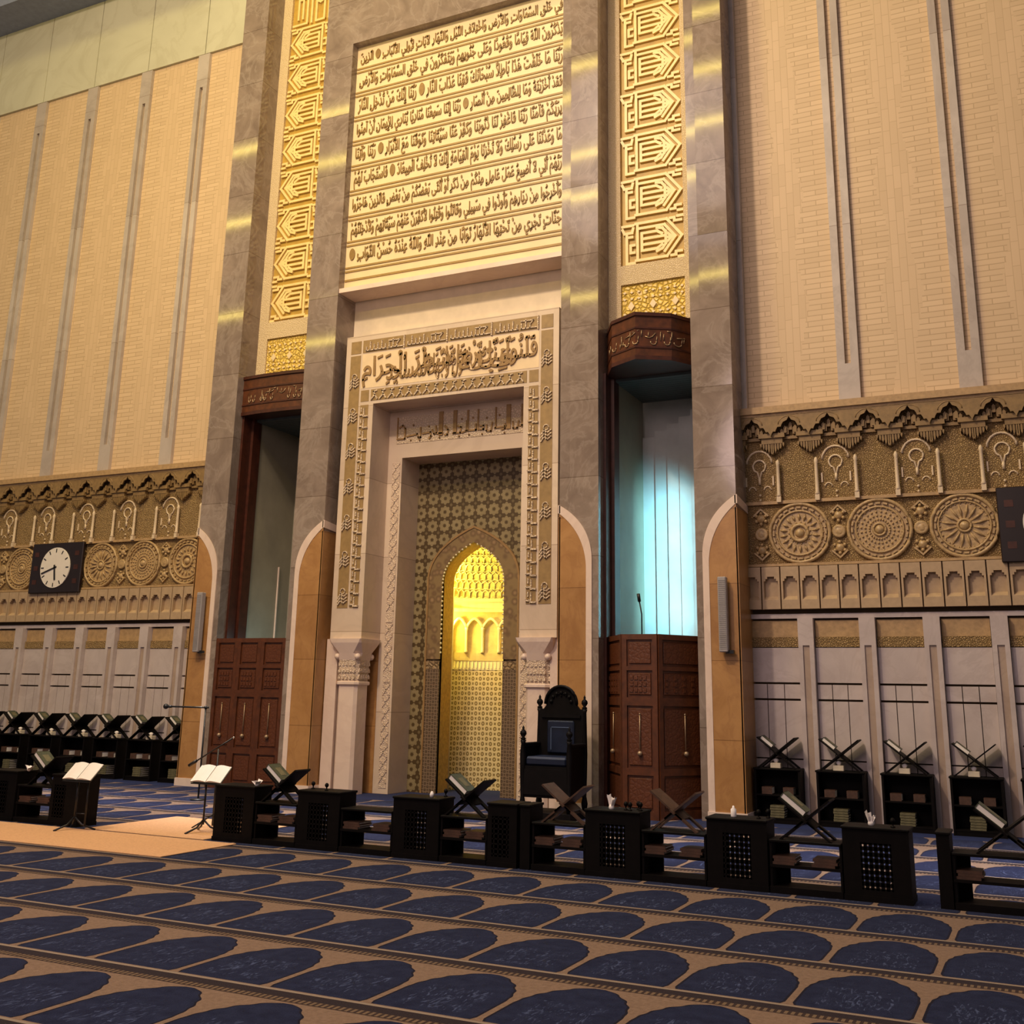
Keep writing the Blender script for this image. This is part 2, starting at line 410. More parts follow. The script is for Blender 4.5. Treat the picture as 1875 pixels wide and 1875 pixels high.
def tag(o, label=None, cat=None, group=None, kind=None):
    if label: o['label'] = label
    if cat: o['category'] = cat
    if group: o['group'] = group
    if kind: o['kind'] = kind
    return o
def thing(name, label, cat, loc=(0, 0, 0), rz=0., group=None):
    o = bpy.data.objects.new(name, None); COL.objects.link(o); o.empty_display_size = .1
    o.location = loc; o.rotation_euler = (0, 0, rz); return tag(o, label, cat, group)
def struct(o): return tag(o, kind='structure')
def dup(o, loc=None, rz=None, label=None, parent=None):
    c = o.copy(); COL.objects.link(c)
    if parent is not None: c.parent = parent
    if loc is not None: c.location = loc
    if rz is not None: c.rotation_euler = (0, 0, rz)
    if label: c['label'] = label
    for ch in o.children: dup(ch, parent=c)
    return c

# ------------------------------------------------------------------ Arabic lettering
def _forms():
    order = 'ءآأؤإئابةتثجحخدذرزسشصضطظعغ'
    cnt = [1, 2, 2, 2, 2, 4, 2, 4, 2, 4, 4, 4, 4, 4, 2, 2, 2, 2, 4, 4, 4, 4, 4, 4, 4, 4]
    F = {}; code = 0xFE80
    for ch, n in zip(order, cnt): F[ch] = [code + i for i in range(n)]; code += n
    code = 0xFED1
    for ch, n in zip('فقكلمنهوىي', [4, 4, 4, 4, 4, 4, 4, 2, 2, 4]): F[ch] = [code + i for i in range(n)]; code += n
    return F
FORMS = _forms()
MARKS = set('\u064b\u064c\u064d\u064e\u064f\u0650\u0651\u0652')
LAM = {'آ': 0xFEF5, 'أ': 0xFEF7, 'إ': 0xFEF9, 'ا': 0xFEFB}
def arabic(s):
    cl = []                                  # clusters: [base, marks]
    for ch in s:
        if ch in MARKS and cl: cl[-1][1] += ch
        else: cl.append([ch, ''])
    i = 0; mg = []
    while i < len(cl):
        if cl[i][0] == 'ل' and i + 1 < len(cl) and cl[i + 1][0] in LAM:
            mg.append(['لا' + cl[i + 1][0], cl[i][1] + cl[i + 1][1]]); i += 2
        else: mg.append(cl[i]); i += 1
    def dual(c): return c in FORMS and len(FORMS[c]) == 4
    def joins(c): return (c in FORMS and len(FORMS[c]) >= 2) or len(c) == 3
    out = []
    for k, (c, mk) in enumerate(mg):
        pv = k > 0 and dual(mg[k - 1][0]) and joins(c)
        nx = k + 1 < len(mg) and dual(c) and joins(mg[k + 1][0])
        if len(c) == 3: g = chr(LAM[c[2]] + (1 if pv else 0))
        elif c in FORMS:
            f = FORMS[c]
            idx = (3 if nx else 1) if pv else (2 if nx else 0)
            g = chr(f[min(idx, len(f) - 1)])
        else: g = c
        out.append(mk + g)
    return ''.join(reversed(out))
def text_mesh(body, depth, bold=0.):
    c = bpy.data.curves.new('lettering', 'FONT'); c.body = body; c.size = 1; c.extrude = depth; c.offset = bold; c.resolution_u = 2
    o = bpy.data.objects.new('lettering', c); COL.objects.link(o)
    bpy.context.view_layer.update()
    me = bpy.data.meshes.new_from_object(o.evaluated_get(bpy.context.evaluated_depsgraph_get()))
    bpy.data.objects.remove(o); bpy.data.curves.remove(c)
    return me
def lettering(name, body, x0, x1, z0, z1, y, mat, parent, depth=.012, bold=.012, bend=None):
    """one line of writing between x0..x1 and z0..z1 standing proud of the plane y"""
    me = text_mesh(body, .05, bold)
    xs = [v.co.x for v in me.vertices]; ys = [v.co.y for v in me.vertices]
    a, b_, c, d = min(xs), max(xs), min(ys), max(ys)
    for v in me.vertices:
        X = x0 + (v.co.x - a) / (b_ - a) * (x1 - x0); Z = z0 + (v.co.y - c) / (d - c) * (z1 - z0)
        off = depth if v.co.z > 0 else -.004
        if bend:
            Yb, nx, ny = bend(X); v.co = (X + nx * off, Yb + ny * off, Z)
        else: v.co = (X, y - off, Z)
    me.materials.clear(); me.materials.append(M[mat])
    o = bpy.data.objects.new(name, me); COL.objects.link(o)
    if isinstance(parent, tuple): o.parent, o.location = parent
    elif parent: o.parent = parent
    return o

def bez(p0, p1, p2, n=12):
    return [((1 - t) ** 2 * p0[0] + 2 * t * (1 - t) * p1[0] + t * t * p2[0], (1 - t) ** 2 * p0[1] + 2 * t * (1 - t) * p1[1] + t * t * p2[1]) for t in [i / n for i in range(n + 1)]]
def pointed(half, z0, zs, za, n=14):          # right half outline of a pointed arch, from the floor up to the apex
    return [(half, z0), (half, zs)] + bez((half, zs), (half * 1.0, zs + (za - zs) * .62), (0, za), n)[1:]

# ------------------------------------------------------------------ floor, beam, ceiling, walls
struct(MB().box(-34, 10, -6, 20, -.2, 0).build('floor', 'carpet_niches'))
struct(MB().box(-34, 10, 16.12, 18.2, 18.63, 21.5).build('trim_1', 'beam_grey'))
struct(MB().box(-34, 10, -6, 20, 30, 30.3).build('ceiling', 'ceiling_lilac'))

STRIPS = [7.04 + 1.765 * k for k in range(8)]
PILS = [6.19 + .9 * k for k in range(14)]
def bay(side, x_out):
    s = -1 if side == 'left' else 1
    def X(a): return XC + s * a
    def bx(mb, a, b, *r): mb.box(min(X(a), X(b)), max(X(a), X(b)), *r)
    mb = MB(); bx(mb, 5.2, x_out, 17.13, 17.5, 6.2, 16.3)
    wall = struct(mb.build('wall_' + side, 'brick_tan'))
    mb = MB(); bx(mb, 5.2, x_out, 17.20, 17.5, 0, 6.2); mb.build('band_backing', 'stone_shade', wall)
    # plain slabs above the brick, a joint at every strip
    edges = [5.2] + [q for q in STRIPS if q < x_out - .3] + [x_out]
    for a, b in zip(edges, edges[1:]):
        mb = MB(); bx(mb, a + .012, b - .012, 17.07, 17.5, 16.19, 18.63); mb.build('upper_slab', 'slab_stone', wall)
    mb = MB(); bx(mb, 5.30, 5.42, 17.02, 17.3, 6.2, 18.63); mb.build('edge_moulding', 'strip_marble', wall)
    for q in STRIPS:
        if q > x_out - .2: continue
        mb = MB()
        bx(mb, q - .165, q - .045, 17.05, 17.2, 6.2, 16.16); bx(mb, q + .045, q + .165, 17.05, 17.2, 6.2, 16.16)
        bx(mb, q - .045, q + .045, 17.05, 17.2, 6.2, 6.93); bx(mb, q - .045, q + .045, 17.05, 17.2, 15.3, 16.16)
        bx(mb, q - .045, q + .045, 17.15, 17.2, 6.93, 15.3)
        mb.build('marble_strip', 'strip_marble', wall)
    # dado: slabs between pilasters
    pe = [5.30] + [p for p in PILS if p < x_out]
    for a, b in zip(pe, pe[1:]):
        a2, b2 = a + (.0 if a == 5.30 else .115), b - .115
        w = b2 - a2; mb = MB()
        for k in range(3):
            bx(mb, a2 + w * k / 3 + .006, a2 + w * (k + 1) / 3 - .006, 17.10, 17.2, 0, .40)
            bx(mb, a2 + w * k / 3 + .006, a2 + w * (k + 1) / 3 - .006, 17.10, 17.2, .42, .88)
            bx(mb, a2 + w * k / 3 + .006, a2 + w * (k + 1) / 3 - .006, 17.10, 17.2, .90, 1.735)
            bx(mb, a2 + w * k / 3 + .006, a2 + w * (k + 1) / 3 - .006, 17.10, 17.2, 1.765, 1.975)
        bx(mb, a2 + .006, b2 - .006, 17.10, 17.2, 2.005, 2.52)
        mb.build('dado_slab', 'pale_marble', wall)
        mb = MB(); bx(mb, a2 + .01, b2 - .01, 17.09, 17.2, 2.53, 2.68); mb.build('carved_strip', 'carved_gold', wall)
        mb = MB(); bx(mb, a2 + .01, b2 - .01, 17.12, 17.2, 2.68, 2.93); mb.build('carved_strip', 'band_stone', wall)
    for p in pe[1:]:
        mb = MB()
        bx(mb, p - .115, p - .05, 17.0, 17.2, 0, 2.55); bx(mb, p + .05, p + .115, 17.0, 17.2, 0, 2.55)
        bx(mb, p - .115, p + .115, 17.0, 17.2, 2.55, 2.96)
        mb.build('pilaster', 'pale_marble', wall)
        mb = MB(); bx(mb, p - .05, p + .05, 17.025, 17.2, 0, 2.55); mb.build('pilaster_inlay', 'pilaster_inlay', wall)
    mb = MB(); bx(mb, 5.30, x_out, 17.08, 17.2, 2.96, 3.03); mb.build('ledge', 'pale_marble', wall)

    # ---- carved frieze
    fr = thing('carved_frieze', 'carved golden frieze of round medallions and slim rods on the %s wall' % side, 'frieze', (X(7.5), 17.0, 3.1))
    def part(mb, name, mat): 
        mb.shift(-X(7.5), -17.0, -3.1); return mb.build(name, mat, fr)
    mb = MB(); bx(mb, 5.30, x_out, 17.08, 17.2, 3.80, 6.15); part(mb, 'ground', 'carved_gold')
    mb = MB(); bx(mb, 5.30, x_out, 17.02, 17.1, 4.74, 4.79); bx(mb, 5.30, x_out, 17.02, 17.1, 3.76, 3.80); part(mb, 'moulding', 'band_stone')
    # niches with stepped heads
    nm = None
    n = int((x_out - 5.25) / .2945)
    for k in range(n):
        c = 5.40 + .2945 * k
        if nm is None:
            h = .137; mb = MB()
            w1, w2, w3 = .108, .082, .055
            mb.prism([(-h, 3.10), (-h, 3.75), (-w1, 3.75), (-w1, 3.10)], 17.0, 17.1)
            mb.prism([(h, 3.10), (h, 3.75), (w1, 3.75), (w1, 3.10)][::-1], 17.0, 17.1)
            mb.box(-w1, w1, 17.0, 17.1, 3.10, 3.24)
            for xa, xb, z in ((-w1, -w2, 3.53), (-w2, -w3, 3.565), (-w3, w3, 3.60), (w3, w2, 3.565), (w2, w1, 3.53)): mb.box(xa, xb, 17.0, 17.1, z, 3.75)
            mb.box(-w1, w1, 17.08, 17.1, 3.24, 3.6)
            mb.prismx([(17.0, 3.24), (17.08, 3.30), (17.08, 3.24)], -w1, w1)
            mb.box(-.152, -.137, 17.07, 17.1, 3.1, 3.75)
            mb.shift(0, -17.0, -3.1)
            nm = mb.build('niche', 'niche_stone', fr, (X(c) - X(7.5), 0, 0))
        else: dup(nm, (X(c) - X(7.5), 0, 0))
    # medallions, roundels
    nk = int((x_out - 5.6) / 1.19)
    meds = []
    def medallion(kind):
        mb = MB(); R0 = .455
        for r, w in ((R0, .03), (.345 if kind != 2 else .36, .018), (.125 if kind == 0 else .09, .03 if kind == 0 else .02)):
            mb.tube([(r * math.cos(a), -.02, r * math.sin(a)) for a in [2 * PI * i / 40 for i in range(40)]], w, 6, True)
        for i in range(24):
            a = 2 * PI * i / 24; r = .40
            ca, sa = math.cos(a), math.sin(a)
            mb.bar((ca * r - sa * .035, -.02, sa * r + ca * .035), (ca * r + sa * .035, -.02, sa * r - ca * .035), .03, .05)
        m_ = (18, 24, 16)[kind]
        for i in range(m_):
            a = 2 * PI * (i + .5) / m_; ca, sa = math.cos(a), math.sin(a)
            ra, rb = ((.19, .31), (.16, .33), (.11, .33))[kind]
            if kind == 1:
                for rr in (.15, .21, .27, .325): mb.ball((ca * rr, -.015, sa * rr), .018, 5, 4)
            else: mb.tube([(ca * ra, -.005, sa * ra), (ca * (ra + rb) / 2, -.03, sa * (ra + rb) / 2), (ca * rb, -.005, sa * rb)], [.006, .024 if kind == 0 else .02, .006], 6)
        for i in range(30):
            a = 2 * PI * i / 30
            if kind != 1: mb.ball((math.cos(a) * (.36 if kind == 0 else .335), -.012, math.sin(a) * (.36 if kind == 0 else .335)), .016, 5, 4)
            if kind == 2: mb.ball((math.cos(a) * .385, -.012, math.sin(a) * .385), .012, 5, 4)
            if kind == 0 and i % 2: mb.ball((math.cos(a) * .165, -.012, math.sin(a) * .165), .016, 5, 4)
        mb.lathey([(.001, -.05), (.05, -.045), (.075, -.01), (.075, .01)], n=14)
        mb.lathey([(.48, -.008), (.48, .02)], n=40, smooth=False)
        return mb
    for k in range(nk):
        c = 6.165 + 1.19 * k
        if k < 3: meds.append(medallion(k).build('medallion', 'medal_stone', fr, (X(c) - X(7.5), .07, 1.17)))
        else: dup(meds[k % 3], (X(c) - X(7.5), .07, 1.17))
    ro = None
    for k in range(nk + 1):
        c = 5.57 + 1.19 * k
        if ro is None:
            mb = MB()
            mb.lathey([(.001, -.02), (.05, -.03), (.06, -.02), (.085, -.045), (.105, -.02), (.105, .01)], n=20)
            for sz in (1, -1):
                mb.lathey([(.001, -.04), (.04, -.03), (.07, -.01), (.07, .01)], (0, 0, sz * .25), 10)
                for q in range(6):
                    a = PI * q / 3 + PI / 6
                    mb.ball((.085 * math.cos(a), -.01, sz * .25 + .085 * math.sin(a)), .03, 6, 4)
                mb.stroke([(-.11, sz * .30), (0, sz * .40), (.11, sz * .30)], .025, -.03, .01)
            ro = mb.build('roundel', 'medal_stone', fr, (X(c) - X(7.5), .07, 1.17))
        else: dup(ro, (X(c) - X(7.5), .07, 1.17))
    rod = lp = None
    for k in range(int((x_out - 5.9) / .595)):
        c = 5.88 + .595 * k
        if rod is None:
            mb = MB(); mb.lathe([(.034, 0), (.04, .02), (.03, .05), (.026, .5), (.034, .54), (.02, .58), (.001, .60)], (0, 0, 1.75), 10)
            mb.box(-.034, .034, -.03, .05, 1.66, 1.75)
            rod = mb.build('rod', 'rod_stone', fr, (X(c) - X(7.5), .0, 0))
        else: dup(rod, (X(c) - X(7.5), .0, 0))
    for k in range(nk + 1):
        c = 5.57 + 1.19 * k
        if lp is None:
            mb = MB(); q = []
            for i in range(20):
                a = -PI / 2 + .35 + (2 * PI - .7) * i / 19
                q.append((.10 * math.cos(a), -.01, 2.27 + .10 * math.sin(a)))
            q += [(-.01, -.01, 2.08)]; mb.tube(q + [(0.01, -.01, 2.08)], .016, 6, True)
            mb.tube([(0, -.01, 2.08), (0, -.01, 1.97)], .022, 6)
            for sx in (-1, 1): mb.tube([(sx * .12 + .055 * math.cos(a), -.005, 1.88 + .06 * math.sin(a)) for a in [PI * i / 8 for i in range(9)]], .012, 5)
            for z in (1.8, 1.72): mb.ball((0, -.01, z), .022, 6, 4)
            mb.tube([(.20 * math.cos(a), -.005, 2.32 + .2 * math.sin(a)) for a in [PI * i / 12 for i in range(13)]], .02, 5)
            for sx in (-1, 1): mb.box(sx * .215 - .012, sx * .215 + .012, -.02, .04, 1.95, 2.1)
            lp = mb.build('loop_ornament', 'rod_stone', fr, (X(c) - X(7.5), .08, 0))
        else: dup(lp, (X(c) - X(7.5), .08, 0))

    # ---- stalactite cornice
    cr = thing('stalactite_cornice', 'projecting golden stalactite cornice above the medallion frieze on the %s side' % side, 'cornice', (X(7.5), 17.1, 5.5))
    mb = MB(); bx(mb, 5.30, x_out, 16.86, 17.2, 6.19, 6.30); bx(mb, 5.30, x_out, 16.90, 17.2, 6.14, 6.19)
    mb.shift(-X(7.5), -17.1, -5.5); mb.build('fascia', 'band_stone', cr)
    unit = None
    for k in range(int((x_out - 5.3) / .595) + 1):
        c = 5.51 + .595 * k
        if unit is None:
            mb = MB(); h = .2975
            sp = [(-.258, 5.89), (-.185, 5.96), (-.095, 6.035), (0, 6.12)]
            low = [(-h, 5.82)]
            for xx, zz in sp: low += [(xx - .036, zz - .075), (xx - .026, zz - .045), (xx, zz)] if xx < 0 else [(xx - .036, zz - .06), (xx, zz)]
            low = low + [(-x, z) for x, z in low[-2::-1]]
            for (xa, za), (xb, zb) in zip(low, low[1:]):
                if xb - xa > 1e-4: mb.prism([(xa, 6.15), (xa, za), (xb, zb), (xb, 6.15)], 16.90, 16.93)
            # hanging cells: at both ends (the notch), three tiers narrowing downwards
            for sx in (-1, 1):
                for x0, x1, y0, z0, z1 in ((.09, h, 16.95, 5.80, 5.87), (.13, h, 16.98, 5.71, 5.81), (.17, h, 17.01, 5.63, 5.72), (.225, h, 17.04, 5.56, 5.64)):
                    mb.box(min(sx * x0, sx * x1), max(sx * x0, sx * x1), y0, 17.1, z0, z1)
                for q in range(4):
                    xx = sx * (.08 + .055 * q); zz = 5.99 - .045 * q
                    mb.prism([(xx - .024, zz - .12), (xx - .024, zz - .03), (xx, zz), (xx + .024, zz - .03), (xx + .024, zz - .12)], 16.97 + .01 * q, 17.1)
                for q in range(5):
                    xx = sx * (.12 + .042 * q); mb.prism([(xx - .014, 5.69 - .03 * q), (xx, 5.65 - .03 * q), (xx + .014, 5.69 - .03 * q), (xx + .014, 5.72), (xx - .014, 5.72)][::-1], 16.985, 17.1)
            for xx, zz in ((0, 6.05), (-.055, 5.98), (.055, 5.98)):
                mb.prism([(xx - .024, zz - .13), (xx - .024, zz - .03), (xx, zz), (xx + .024, zz - .03), (xx + .024, zz - .13)], 17.0, 17.1)
            mb.box(-.15, .15, 17.03, 17.1, 5.78, 5.83); mb.tube([(.17 * math.cos(a), 16.905, 6.0 + .13 * math.sin(a)) for a in [PI * i / 10 for i in range(11)]], .012, 5)
            mb.shift(0, -17.1, -5.5)
            unit = mb.build('stalactite_cell', 'muq_stone', cr, (X(c) - X(7.5), 0, 0))
        else: dup(unit, (X(c) - X(7.5), 0, 0))
    return wall
plain('niche_stone', (.44, .31, .19), .55, grain=.1, gscale=10., obj=False)
plain('medal_stone', (.44, .295, .14), .38, grain=.25, gscale=26., obj=False, bump=.5)
plain('muq_stone', (.25, .155, .06), .55, grain=.2, gscale=12., obj=False)
bay('left', 18.4)
bay('right', 12.0)

# ------------------------------------------------------------------ pillars
def pillar(a, b, flip, label):
    """a..b in xc; the arched foot rises to the right edge, or to the left edge when flip"""
    t = thing('marble_pillar', label, 'pillar', (XC + (a + b) / 2, 16.7, 0))
    w = (b - a) / 2
    MB().box(-w, w, -.29, .6, 0, 18.6).build('shaft', 'grey_marble', t)
    cur = bez((-w + .11, 3.92), (-w + .13, 4.5), (w, 4.82), 14)
    inn = bez((-w + .21, 3.80), (-w + .24, 4.34), (w, 4.68), 14)
    yf = -.29
    pan = [(w, .14), (-w + .21, .14)] + inn
    bor = [(-w + .11, 0.0), (-w + .21, .0)]
    mp = MB().prism(pan[::-1], yf - .012, yf + .02)
    mp.box(w - .02, w + .012, yf - .012, .58, .14, 4.62)
    mbd = MB().prism(([(-w + .11, .14)] + cur + [(w, 4.68)] + inn[::-1] + [(-w + .21, .14)]), yf - .02, yf + .02)
    mbd.prismx([(yf - .02, 4.68), (yf - .02, 4.82), (.58, 4.72), (.58, 4.60)], w - .02, w + .02)
    mbd.box(-w + .10, w + .03, yf - .035, .58, 0, .14)
    if flip: mp.mirx(0); mbd.mirx(0)
    mp.build('arched_panel', 'tan_marble', t); mbd.build('arch_border', 'white_marble', t)
pillar(-5.34, -4.68, True, 'grey marble pillar furthest left, between the left wall clock and the wooden pulpit')
pillar(-3.06, -2.37, False, 'grey marble pillar directly left of the golden prayer niche')
pillar(2.37, 3.06, True, 'grey marble pillar behind the carved throne chair, right of the prayer niche')
pillar(4.68, 5.34, False, 'grey marble pillar furthest right, carrying a grey column speaker')
struct(MB().box(XC - 2.37, XC + 2.37, 16.41, 17.3, 14.8, 18.6).build('trim_2', 'grey_marble'))
struct(MB().box(XC - 4.7, XC + 4.7, 17.02, 17.2, 8.0, 18.6).build('wall_back', 'yellow_slab'))

# ------------------------------------------------------------------ gold kufic panels
MOTIF = [
    [(.27, .80), (.84, .80), (1.11, .45), (.84, .10), (.27, .10)],
    [(.30, .70), (.80, .70), (.99, .45), (.80, .20)],
    [(.30, .80), (.30, .14)],
    [(.38, .60), (.66, .60), (.75, .54)], [(.38, .49), (.78, .49)], [(.38, .38), (.78, .38)], [(.38, .27), (.66, .27), (.75, .33)], [(.38, .60), (.38, .27)],
    [(.66, .66), (.76, .64), (.82, .56), (.82, .34), (.76, .26), (.66, .22)],
    [(.82, .45), (.92, .45)], [(.86, .52), (.93, .45), (.86, .38)],
    [(.10, .52), (.10, .06), (.24, .06)], [(.24, .40), (.17, .40), (.17, .26), (.24, .26)],
    [(.02, .78), (.22, .78)], [(.02, .72), (.06, .64), (.20, .64), (.22, .72)], [(.10, .64), (.10, .56), (.20, .56)],
    [(.90, .80), (.98, .80), (.98, .74), (1.1, .74)], [(.92, .10), (1.0, .10), (1.0, .16), (1.1, .16)], [(1.04, .82), (1.12, .82)], [(1.05, .06), (1.12, .06)],
]
KUFIC = [[(.04, .05), (.04, .8), (.5, .8)], [(.16, .05), (.16, .68), (.62, .68), (.62, .05)], [(.28, .05), (.28, .55), (.40, .5), (.5, .55), (.5, .05)], [(.74, .8), (.74, .05), (1.1, .05)], [(.62, .8), (1.1, .8)], [(.86, .2), (.86, .68), (.98, .68), (.98, .2)], [(.28, .05), (.5, .05)]]
def kufic_panel(sgn, label):
    c = XC + sgn * 3.87
    t = thing('gold_relief_panel', label, 'relief panel', (c, 17.02, 8.0))
    MB().box(-.60, .60, -.03, 0, 1.13, 10.55).build('gold_ground', 'gold_ground', t)
    mb = MB(); mb.box(-.81, -.58, -.09, 0, 0, 10.55); mb.box(.58, .81, -.09, 0, 0, 10.55); mb.box(-.58, .58, -.09, 0, .77, 1.13)
    mb.build('carved_border', 'border_cream', t)
    MB().box(-.58, .58, -.05, 0, 0.0, .77).build('lattice_ground', 'lattice_gold', t)
    mb = MB()
    for i in range(3): mb.prism([(-.40 + .4 * i - .06, .36), (-.4 + .4 * i, .28), (-.4 + .4 * i + .06, .36), (-.4 + .4 * i, .45)], -.075, -.04)
    for i in range(9):
        for z in (.12, .22, .5, .62):
            x = -.52 + .13 * i; mb.prism([(x - .03, z), (x, z - .025), (x + .03, z), (x, z + .025)], -.07, -.04)
    mb.build('lattice_stars', 'panel_cream', t)
    me = None
    for k in range(11):
        z0 = 1.10 + .868 * k
        if k >= 8 and me is not None and k == 8: me = None
        if me is None:
            mb = MB()
            for pl in (MOTIF if k < 8 else KUFIC if k % 2 == 0 else MOTIF): mb.stroke([(x - .57, z) for x, z in pl], .05, -.075, -.025)
            if sgn < 0: mb.mirx(0)
            me = mb.build('relief_motif', 'gold_relief', t, (0, 0, z0))
        else: dup(me, (0, 0, z0))
kufic_panel(-1, 'tall gold relief panel of repeated arrow-headed motifs above the left wooden pulpit')
kufic_panel(1, 'tall gold relief panel of repeated arrow-headed motifs above the right wooden pulpit')

# ------------------------------------------------------------------ great inscription
ins = thing('inscription_panel', 'large pale gold wall panel with nine lines of Arabic inscription above the prayer niche', 'inscription panel', (XC, 17.0, 9.3))
LINES = ['فِي خَلْقِ السَّمَاوَاتِ وَالْأَرْضِ وَاخْتِلَافِ اللَّيْلِ وَالنَّهَارِ لَآيَاتٍ لِأُولِي الْأَلْبَابِ ● الَّذِينَ',
 'يَذْكُرُونَ اللَّهَ قِيَامًا وَقُعُودًا وَعَلَى جُنُوبِهِمْ وَيَتَفَكَّرُونَ فِي خَلْقِ السَّمَاوَاتِ وَالْأَرْضِ',
 'رَبَّنَا مَا خَلَقْتَ هَذَا بَاطِلًا سُبْحَانَكَ فَقِنَا عَذَابَ النَّارِ ● رَبَّنَا إِنَّكَ مَنْ تُدْخِلِ النَّارَ',
 'فَقَدْ أَخْزَيْتَهُ وَمَا لِلظَّالِمِينَ مِنْ أَنْصَارٍ ● رَبَّنَا إِنَّنَا سَمِعْنَا مُنَادِيًا يُنَادِي لِلْإِيمَانِ أَنْ آمِنُوا',
 'بِرَبِّكُمْ فَآمَنَّا رَبَّنَا فَاغْفِرْ لَنَا ذُنُوبَنَا وَكَفِّرْ عَنَّا سَيِّئَاتِنَا وَتَوَفَّنَا مَعَ الْأَبْرَارِ ● رَبَّنَا وَآتِنَا',
 'مَا وَعَدْتَنَا عَلَى رُسُلِكَ وَلَا تُخْزِنَا يَوْمَ الْقِيَامَةِ إِنَّكَ لَا تُخْلِفُ الْمِيعَادَ ● فَاسْتَجَابَ لَهُمْ',
 'رَبُّهُمْ أَنِّي لَا أُضِيعُ عَمَلَ عَامِلٍ مِنْكُمْ مِنْ ذَكَرٍ أَوْ أُنْثَى بَعْضُكُمْ مِنْ بَعْضٍ فَالَّذِينَ هَاجَرُوا',
 'وَأُخْرِجُوا مِنْ دِيَارِهِمْ وَأُوذُوا فِي سَبِيلِي وَقَاتَلُوا وَقُتِلُوا لَأُكَفِّرَنَّ عَنْهُمْ سَيِّئَاتِهِمْ وَلَأُدْخِلَنَّهُمْ',
 'جَنَّاتٍ تَجْرِي مِنْ تَحْتِهَا الْأَنْهَارُ ثَوَابًا مِنْ عِنْدِ اللَّهِ وَاللَّهُ عِنْدَهُ حُسْنُ الثَّوَابِ ●']
MB().box(-2.37, 2.37, -.40, .0, .09, 5.5).build('panel_ground', 'panel_cream', ins)
mb = MB().box(-2.37, 2.37, -.56, 0, 0, .09); mb.build('sill', 'white_marble', ins)
mb = MB()
for k in range(9):
    z = 14.25 - .553 * k - 9.3
    mb.box(-2.36, 2.36, -.416, -.39, z + .022, z + .058); mb.box(-2.36, 2.36, -.416, -.39, z - .058, z - .022)
mb.box(-2.36, 2.36, -.416, -.39, .28, .32)
mb.build('ruled_lines', 'panel_line', ins)
for k, s_ in enumerate(LINES):
    zt = 14.25 - .553 * (k - 1) - 9.3; zb = 14.25 - .553 * k - 9.3
    if k == 0: zt = 5.46
    lettering('text_line', arabic(s_), -2.28, 2.28, zb + .07, zt - .07, -.40, 'gold_letter', ins, .02, .019)

# ------------------------------------------------------------------ niche frame (mihrab)
mih = thing('prayer_niche', 'tall cream marble prayer niche with gold lettered frame and glowing yellow arch', 'prayer niche', (XC, 16.63, 0))
fr = (mih, (0, 0, 0))
mb = MB()
for s in (-1, 1): mb.box(min(s * 1.57, s * 2.24), max(s * 1.57, s * 2.24), 0, .62, 2.67, 8.42)
mb.box(-1.57, 1.57, 0, .62, 7.03, 8.42)
mb.build('frame_body', 'cream_marble', fr)
for s in (-1, 1):
    MB().box(min(s * 1.90, s * 2.13), max(s * 1.90, s * 2.13), -.006, .01, 3.22, 8.02).build('gold_band', 'band_gold', fr)
    mb = MB()
    for k in range(7):
        z = 3.28 + .68 * k; c = s * 2.015
        for q in range(3): mb.stroke([(c - .09, z + .06 * q), (c - .03, z + .08 + .06 * q), (c + .02, z + .02 + .06 * q), (c + .09, z + .07 + .06 * q)], .022, -.03, .0)
        mb.tube([(c + .05 * math.cos(a), -.015, z + .24 + .05 * math.sin(a)) for a in [PI * i / 6 for i in range(12)]], .012, 5, True)
    mb.build('band_ornament', 'carved_cream', fr)
    MB().box(min(s * 1.675, s * 1.855), max(s * 1.675, s * 1.855), -.006, .01, 3.22, 7.02).build('gold_band', 'band_gold', fr)
    mb = MB()
    for k in range(17):
        z = 3.25 + .2215 * k; c = s * 1.765
        mb.stroke([(c - .085, z + .03), (c - .01, z + .03)], .028, -.03, 0); mb.stroke([(c + .0, z), (c + .085, z)], .028, -.03, 0)
        mb.stroke([(c + .005, z), (c + .005, z + .15)], .022, -.026, 0); mb.stroke([(c - .05, z + .1), (c - .05, z + .17)], .022, -.026, 0)
    mb.build('band_ornament', 'carved_cream', fr)
    for z0, z1, x0, x1 in ((8.06, 8.31, 1.90, 2.13), (7.09, 7.31, 1.675, 1.855)):
        MB().box(min(s * x0, s * x1), max(s * x0, s * x1), -.006, .01, z0, z1).build('corner_square', 'band_gold', fr)
MB().box(-1.86, 1.86, -.006, .01, 8.06, 8.31).build('gold_band', 'band_gold', fr)
mb = MB()
for k in range(4):
    x0 = -1.83 + .925 * k
    for q in range(9): mb.stroke([(x0 + .06 + .085 * q, 8.10), (x0 + .06 + .085 * q, 8.16 + (.10 if q % 3 == 1 else .02 * (q % 4)))], .02, -.028, 0)
    mb.stroke([(x0 + .05, 8.10), (x0 + .50, 8.10)], .022, -.028, 0); mb.stroke([(x0 + .55, 8.10), (x0 + .86, 8.10)], .022, -.028, 0)
    mb.stroke([(x0 + .56, 8.24), (x0 + .80, 8.24), (x0 + .74, 8.17)], .02, -.028, 0); mb.stroke([(x0 + .895, 8.07), (x0 + .895, 8.30)], .025, -.028, 0)
mb.build('band_ornament', 'carved_cream', fr)
MB().box(-1.63, 1.63, -.006, .01, 7.09, 7.31).build('gold_band', 'band_gold', fr)
mb = MB()
for k in range(17):
    x = -1.55 + .19 * k
    mb.stroke([(x - .06, 7.12), (x + .02, 7.20), (x - .01, 7.26), (x + .05, 7.28)], .026, -.028, 0); mb.stroke([(x + .02, 7.20), (x + .07, 7.12)], .022, -.028, 0)
